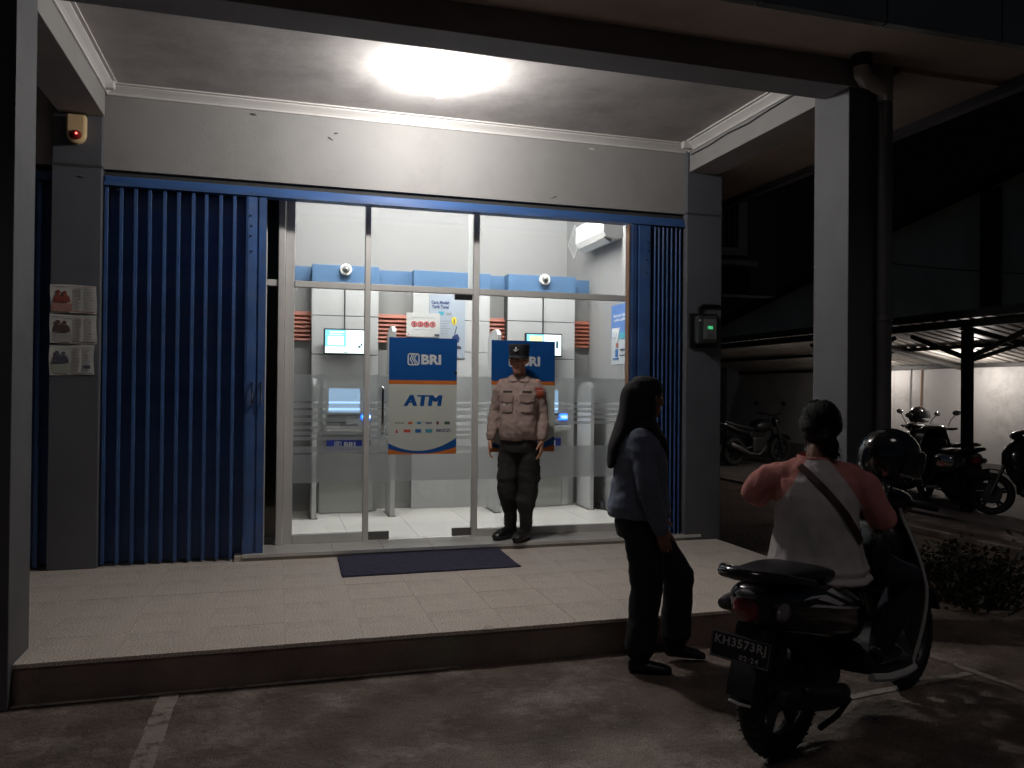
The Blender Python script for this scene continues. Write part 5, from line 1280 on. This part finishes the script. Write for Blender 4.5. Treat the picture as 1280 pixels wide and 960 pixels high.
obj('trousers', remesh(mb, .0085, 4, 'trousers', folds(11, .010, 7, 9)), 'cloth_black', woman, True, world=True, ang=0)
for q, dz in ((-1, 0.0), (1, .025)):
    a_ = wl_[q][2]; c = Wb.P(a_[0], a_[1], dz); T = (Wb.F + Wb.L * .08 * q - (Vector((0, 0, .10)) if q > 0 else Vector())).normalized(); S_ = Wb.L
    def sx(f, z, hw, hz, n=18): return [c + T * f + S_ * hw * math.cos(2 * math.pi * i / n) + Vector((0, 0, z + hz * math.sin(2 * math.pi * i / n))) for i in range(n)]
    mb = MB().rings([sx(-.065, .035, .018, .024), sx(-.05, .040, .034, .038), sx(0, .042, .038, .040), sx(.07, .034, .043, .032), sx(.13, .028, .042, .026), sx(.17, .022, .026, .016)])
    obj('shoe', remesh(mb, .005, 3, 'shoe'), 'boot_black', woman, True, world=True, ang=0)
# dark headscarf: close over the head, falling behind and over the chest
mb = MB()
def wr_(z, f, rf, rl, n=26): return [wh_(f + rf * math.cos(2 * math.pi * i / n), rl * math.sin(2 * math.pi * i / n), z) for i in range(n)]
mb.rings([wr_(-.03, -.030, .072, .074), wr_(.03, -.050, .066, .082), wr_(.08, -.040, .082, .088), wr_(.12, -.028, .096, .090), wr_(.16, -.014, .108, .090), wr_(.20, -.012, .100, .080), wr_(.228, -.012, .072, .060), wr_(.240, -.012, .03, .026)])
Wb.stack(mb, [(1.30, .0, 0, .085, .10), (1.345, .0, 0, .090, .105), (1.40, .004, 0, .082, .084), (1.46, .0, 0, .085, .084), (1.52, -.01, 0, .09, .088)], 28, 2.2)
Wb.stack(mb, [(1.12, -.165, 0, .014, .06), (1.16, -.160, 0, .026, .09), (1.24, -.145, 0, .036, .108), (1.31, -.110, 0, .050, .108), (1.38, -.070, 0, .066, .098), (1.45, -.045, 0, .074, .090), (1.51, -.032, 0, .080, .086), (1.56, -.026, 0, .074, .080), (1.60, -.022, 0, .05, .06)], 28, 2.2)
Wb.stack(mb, [(1.16, .145, -.01, .012, .05), (1.21, .140, -.01, .022, .085), (1.28, .110, -.005, .036, .10), (1.34, .065, 0, .045, .095), (1.40, .03, 0, .055, .08)], 28, 2.2)
obj('headscarf', remesh(mb, .006, 6, 'headscarf', folds(31, .008, 9, 7, hz=6)), mat('scarf_black', (0.011, 0.010, 0.011), .85, var=.15, bump=.3, bs=160), woman, True, world=True, ang=0)

# ---- rider seated on the scooter, seen from behind
RF = Vector((.44, .90, 0)).normalized()
Rb = Body((2.362, -3.515, 0), RF)
rider = root('person', (2.362, -3.515, 0), 0, 'rider in white raglan shirt with coral sleeves seated on the near scooter, seen from behind', 'person')
mb = MB(); rF = Vector((.72, .69, 0))
rh = Rb.head(mb, Rb.P(.085, -.038, 1.275), rF, .06)
Rb.limb(mb, [(.005, 0, 1.18, .056), (.03, -.012, 1.26, .052), (.06, -.03, 1.33, .053)])
Rb.stack(mb, [(.74, -.02, 0, .11, .15), (.90, -.02, 0, .09, .13), (1.08, .0, 0, .10, .14), (1.18, .01, 0, .08, .145), (1.23, .012, 0, .05, .10)])
ra = {1: ((.0, .172, 1.185), (.03, .268, 1.085), (.24, .27, 1.01)), -1: ((.01, -.170, 1.185), (.0, -.292, .985), (.24, -.30, .95))}
hand_t = {1: sl2w(.85, .26, 1.02), -1: sl2w(.80, -.02, 1.00)}
for q in (-1, 1):
    s_, e_, w_ = ra[q]; wr = Rb.P(*e_) + (hand_t[q] - Rb.P(*e_)).normalized() * .25
    mb.limb([(Rb.P(*s_), .046), (Rb.P(*e_), .036), (wr, .025)])
    d = wr - Rb.P(*e_); Rb.hand(mb, wr + d.normalized() * .01, d, -Rb.U, -Rb.L * q, .95, .95)
legs = {}
for q in (-1, 1):
    hip = Rb.P(-.01, q * .09, .80); kne = sl2w(.72, q * .20 - .02, .70); ank = sl2w(.62, q * .15, .38)
    legs[q] = (hip, kne, ank); mb.limb([(hip, .075), (kne, .052), (ank, .034)])
obj('body', remesh(mb, .0055, 3, 'body'), 'skin_tan', rider, True, world=True, ang=0)
bdy = [c for c in rider.children][0]; Rb.face(rh, bdy)
mb = MB()
Rb.stack(mb, [(.700, -.035, 0, .150, .190), (.715, -.035, 0, .168, .214), (.745, -.035, 0, .174, .226), (.785, -.03, 0, .160, .216), (.83, -.028, 0, .146, .200), (.90, -.026, 0, .138, .187), (1.0, -.022, 0, .138, .182), (1.09, -.012, 0, .134, .188), (1.16, -.002, 0, .118, .185), (1.205, .008, 0, .095, .150), (1.235, .018, 0, .075, .095), (1.255, .026, 0, .066, .072)], p=2.5)
arms_d = {}
for q in (-1, 1):
    s_, e_, w_ = ra[q]; S0, E0 = Rb.P(*s_), Rb.P(*e_); d = (hand_t[q] - E0).normalized(); arms_d[q] = (S0, E0, d)
    mb.limb([(Rb.P(.012, q * .09, 1.205), .048), (Rb.P(.0, q * .140, 1.165), .072), (S0 + (E0 - S0) * .30, .074), (S0 + (E0 - S0) * .65, .068), (E0, .064), (E0 + d * .055, .061)], 20)
tor = remesh(mb, .006, 5, 'shirt', folds(3, .017, 13, 5, lambda co: .013 * math.sin(co.z * 130 + 5 * noise.noise(co * 6)) * max(0, 1 - abs(co.z - .735) / .06), hz=7))
tree = bvh(tor)
bm = bmesh.new(); bm.from_mesh(tor)
nA, nB = (.050, 1.245), (.182, 1.055)
for q in (-1, 1):
    a = Rb.P(0, q * nA[0], nA[1]); b = Rb.P(0, q * nB[0], nB[1]); nrm = (b - a).cross(RF).normalized()
    bmesh.ops.bisect_plane(bm, geom=bm.verts[:] + bm.edges[:] + bm.faces[:], plane_co=a, plane_no=nrm, dist=1e-6)
def is_sleeve(c):
    v = c - Rb.b; l = abs(v.dot(Rb.L)); z = c.z; q = 1 if v.dot(Rb.L) > 0 else -1
    if z < .84: return False
    if z > nB[1]: return l > nA[0] + (nA[1] - z) * (nB[0] - nA[0]) / (nA[1] - nB[1])
    S0, E0, d = arms_d[q]; ab = E0 - S0; t = max(0, min(1, (c - S0).dot(ab) / ab.length_squared)); dist = (c - S0 - ab * t).length
    if q > 0: return l > .200 or (dist < .08 and l > .19)
    return l > .196
keep = {0: [], 1: [], -1: []}
for f in bm.faces:
    c = f.calc_center_median(); k = 0
    if is_sleeve(c): k = 1 if (c - Rb.b).dot(Rb.L) > 0 else -1
    keep[k].append([v.co.copy() for v in f.verts])
bm.free()
def islands(fl):
    """faces grouped by shared corners, largest group first"""
    par = {}
    def find(a):
        while par[a] != a: par[a] = par[par[a]]; a = par[a]
        return a
    ks = [[(round(c.x, 6), round(c.y, 6), round(c.z, 6)) for c in f] for f in fl]
    for k in ks:
        for q in k: par.setdefault(q, q)
        for q in k[1:]: par[find(q)] = find(k[0])
    out = {}
    for f, k in zip(fl, ks): out.setdefault(find(k[0]), []).append(f)
    return sorted(out.values(), key=len, reverse=True)
for q in (1, -1):
    g_ = islands(keep[q]); keep[q] = g_[0]
    for x_ in g_[1:]: keep[0] += x_
def from_faces(fl):
    mb = MB(); idx = {}
    for f in fl:
        ids = []
        for co in f:
            k = (round(co.x, 6), round(co.y, 6), round(co.z, 6))
            if k not in idx: idx[k] = len(mb.v); mb.v.append(tuple(co))
            ids.append(idx[k])
        mb.f.append(tuple(ids))
    return mb
shirt_r = obj('shirt', from_faces(keep[0]).mesh('shirt', False), 'shirt_white', rider, True, world=True, ang=0)
for q in (1, -1): obj('sleeve', from_faces(keep[q]).mesh('sleeve', False), 'shirt_coral', shirt_r, True, ang=0)
rs = []
for z, g_ in ((1.240, .004), (1.248, .009), (1.262, .009), (1.268, .002)):
    rs.append([Rb.P(.026 + (.064 + g_) * math.cos(2 * math.pi * i / 30), (.070 + g_) * math.sin(2 * math.pi * i / 30), z + .008 * math.cos(2 * math.pi * i / 30)) for i in range(30)])
obj('collar', MB().rings(rs, cap=False), 'shirt_coral', shirt_r, True, ang=0)
mb = MB()
Rb.stack(mb, [(.70, -.02, 0, .15, .18), (.80, -.02, 0, .14, .175), (.86, -.02, 0, .12, .15)])
for q in (-1, 1):
    h_, k_, a_ = legs[q]; mb.limb([(h_, .105), (h_.lerp(k_, .5), .098), (k_, .078), (k_.lerp(a_, .5), .068), (a_, .056)])
obj('jeans', remesh(mb, .0085, 4, 'jeans', folds(13, .008, 9, 9)), 'denim', rider, True, world=True, ang=0)
T = Vector((math.cos(SCR), math.sin(SCR), 0)); S_ = Vector((-T.y, T.x, 0))
for q in (-1, 1):
    c = legs[q][2] - Vector((0, 0, .075))
    def sx(f, z, hw, hz, n=16): return [c + T * f + S_ * hw * math.cos(2 * math.pi * i / n) + Vector((0, 0, z + hz * math.sin(2 * math.pi * i / n))) for i in range(n)]
    obj('shoe', remesh(MB().rings([sx(-.065, .035, .02, .026), sx(-.05, .042, .036, .042), sx(0, .045, .04, .044), sx(.08, .034, .045, .033), sx(.14, .026, .043, .025), sx(.18, .02, .026, .016)]), .006, 3, 'shoe'), 'boot_black', rider, True, world=True, ang=0)
def rr_(z, f, rf, rl, l=0, n=26): return [rh(f + rf * math.cos(2 * math.pi * i / n), l + rl * math.sin(2 * math.pi * i / n), z) for i in range(n)]
mb = MB().rings([rr_(.045, -.052, .042, .058), rr_(.075, -.045, .062, .076), rr_(.11, -.034, .080, .083), rr_(.15, -.018, .100, .086), rr_(.19, -.014, .100, .080), rr_(.220, -.014, .078, .062), rr_(.238, -.014, .04, .034)])
mb.limb([(rh(-.095, -.02, .10), .03), (rh(-.112, -.045, .07), .034), (rh(-.100, -.065, .03), .030), (rh(-.085, -.072, -.015), .016)])
obj('hair', remesh(mb, .0055, 3, 'hair', lambda co: .006 * noise.noise(Vector((co.x * 24, co.y * 24, co.z * 8)))), 'hair_black', rider, True, world=True, ang=0)
# shoulder strap laid over the back, bag at the hip
A, B = Vector((.080, 1.222)), Vector((-.168, .90)); w = .0145; dd = (B - A).normalized(); nn = Vector((-dd.y, dd.x)); grid = []
for i in range(19):
    c = A.lerp(B, i / 18) + nn * -.018 * math.sin(math.pi * i / 18); grid.append([Rb.P(-.4, (c + nn * w * k).x, (c + nn * w * k).y) for k in (-1, 0, 1)])
bag = root('shoulder_bag', Rb.P(.08, -.26, .84), 0, 'black shoulder bag on a dark red strap at the right hip of the rider', 'bag')
obj('strap', drape(tree, grid, RF, .010, .005), 'strap_leather', bag, True, world=True, ang=50)
mb = MB(); Rb.stack(mb, [(.76, .03, -.262, .10, .030), (.775, .03, -.262, .115, .042), (.86, .03, -.262, .115, .044), (.925, .03, -.258, .105, .034), (.935, .03, -.256, .09, .02)], 24, 4)
obj('pouch', mb, 'bag_black', bag, True, world=True, ang=60)
for z in (.925,): obj('ring', MB().torus(Rb.P(-.085, -.225, z), .012, .003, 1, 16, 6), 'chrome', bag, True, world=True)

# loose strands over both heads of hair
def strand_set(name, parent, paths, seed, r=.0016):
    rn = random.Random(seed); mb = MB()
    for P in paths:
        Q = [Vector(p) for p in P]; rr = r * rn.uniform(.6, 1.2); mb.tube(Q, [rr] * (len(Q) - 1) + [rr * .3], 3, cap=False)
    o = obj(name, mb.mesh(name, False), 'hair_black', parent, False); o['kind'] = 'stuff'
def on_scalp(h, w, t, k=1.035):
    """point on the hair cap: w azimuth from the face, t polar angle from the crown"""
    return h((-.016 + .108 * k * math.sin(t) * math.cos(w)), .092 * k * math.sin(t) * math.sin(w), .125 + .118 * k * math.cos(t))
rn = random.Random(12); hair_r = [c for c in rider.children if c.name.startswith('hair')][0]; paths = []
for i in range(230):
    w = rn.uniform(R(50), R(310)); tie_w, tie_t = R(195), R(105); P = []
    w0, t0 = w, rn.uniform(.1, 1.75); lift = rn.uniform(-.02, .05)
    for q in range(6):
        f = q / 5; P.append(on_scalp(rh, w0 + (tie_w - w0) * f, t0 + (tie_t - t0) * f, 1.0 + lift + .02 * math.sin(f * 3.1)))
    paths.append(P)
for i in range(60):   # loose ends of the tied tail
    a = Vector(rh(-.100 + rn.gauss(0, .010), -.035 + rn.gauss(0, .014), .09)); P = [a]
    dl, df = rn.gauss(-.045, .022), rn.gauss(.01, .015)
    for q in range(1, 5): P.append(Vector(rh(-.100 + df * q / 4 - .025 * math.sin(q / 4 * 3), -.035 + dl * q / 4 + rn.gauss(0, .003), .09 - (.08 + rn.uniform(0, .05)) * q / 4)))
    paths.append(P)
for i in range(26):   # wisps at the nape
    a = Vector(rh(-.070, rn.uniform(-.05, .055), .06)); paths.append([a, a + Vector((rn.gauss(0, .008), rn.gauss(0, .008), -.03)), a + Vector((rn.gauss(0, .014), rn.gauss(0, .014), -.06))])
strand_set('loose_strands', hair_r, paths, 1)
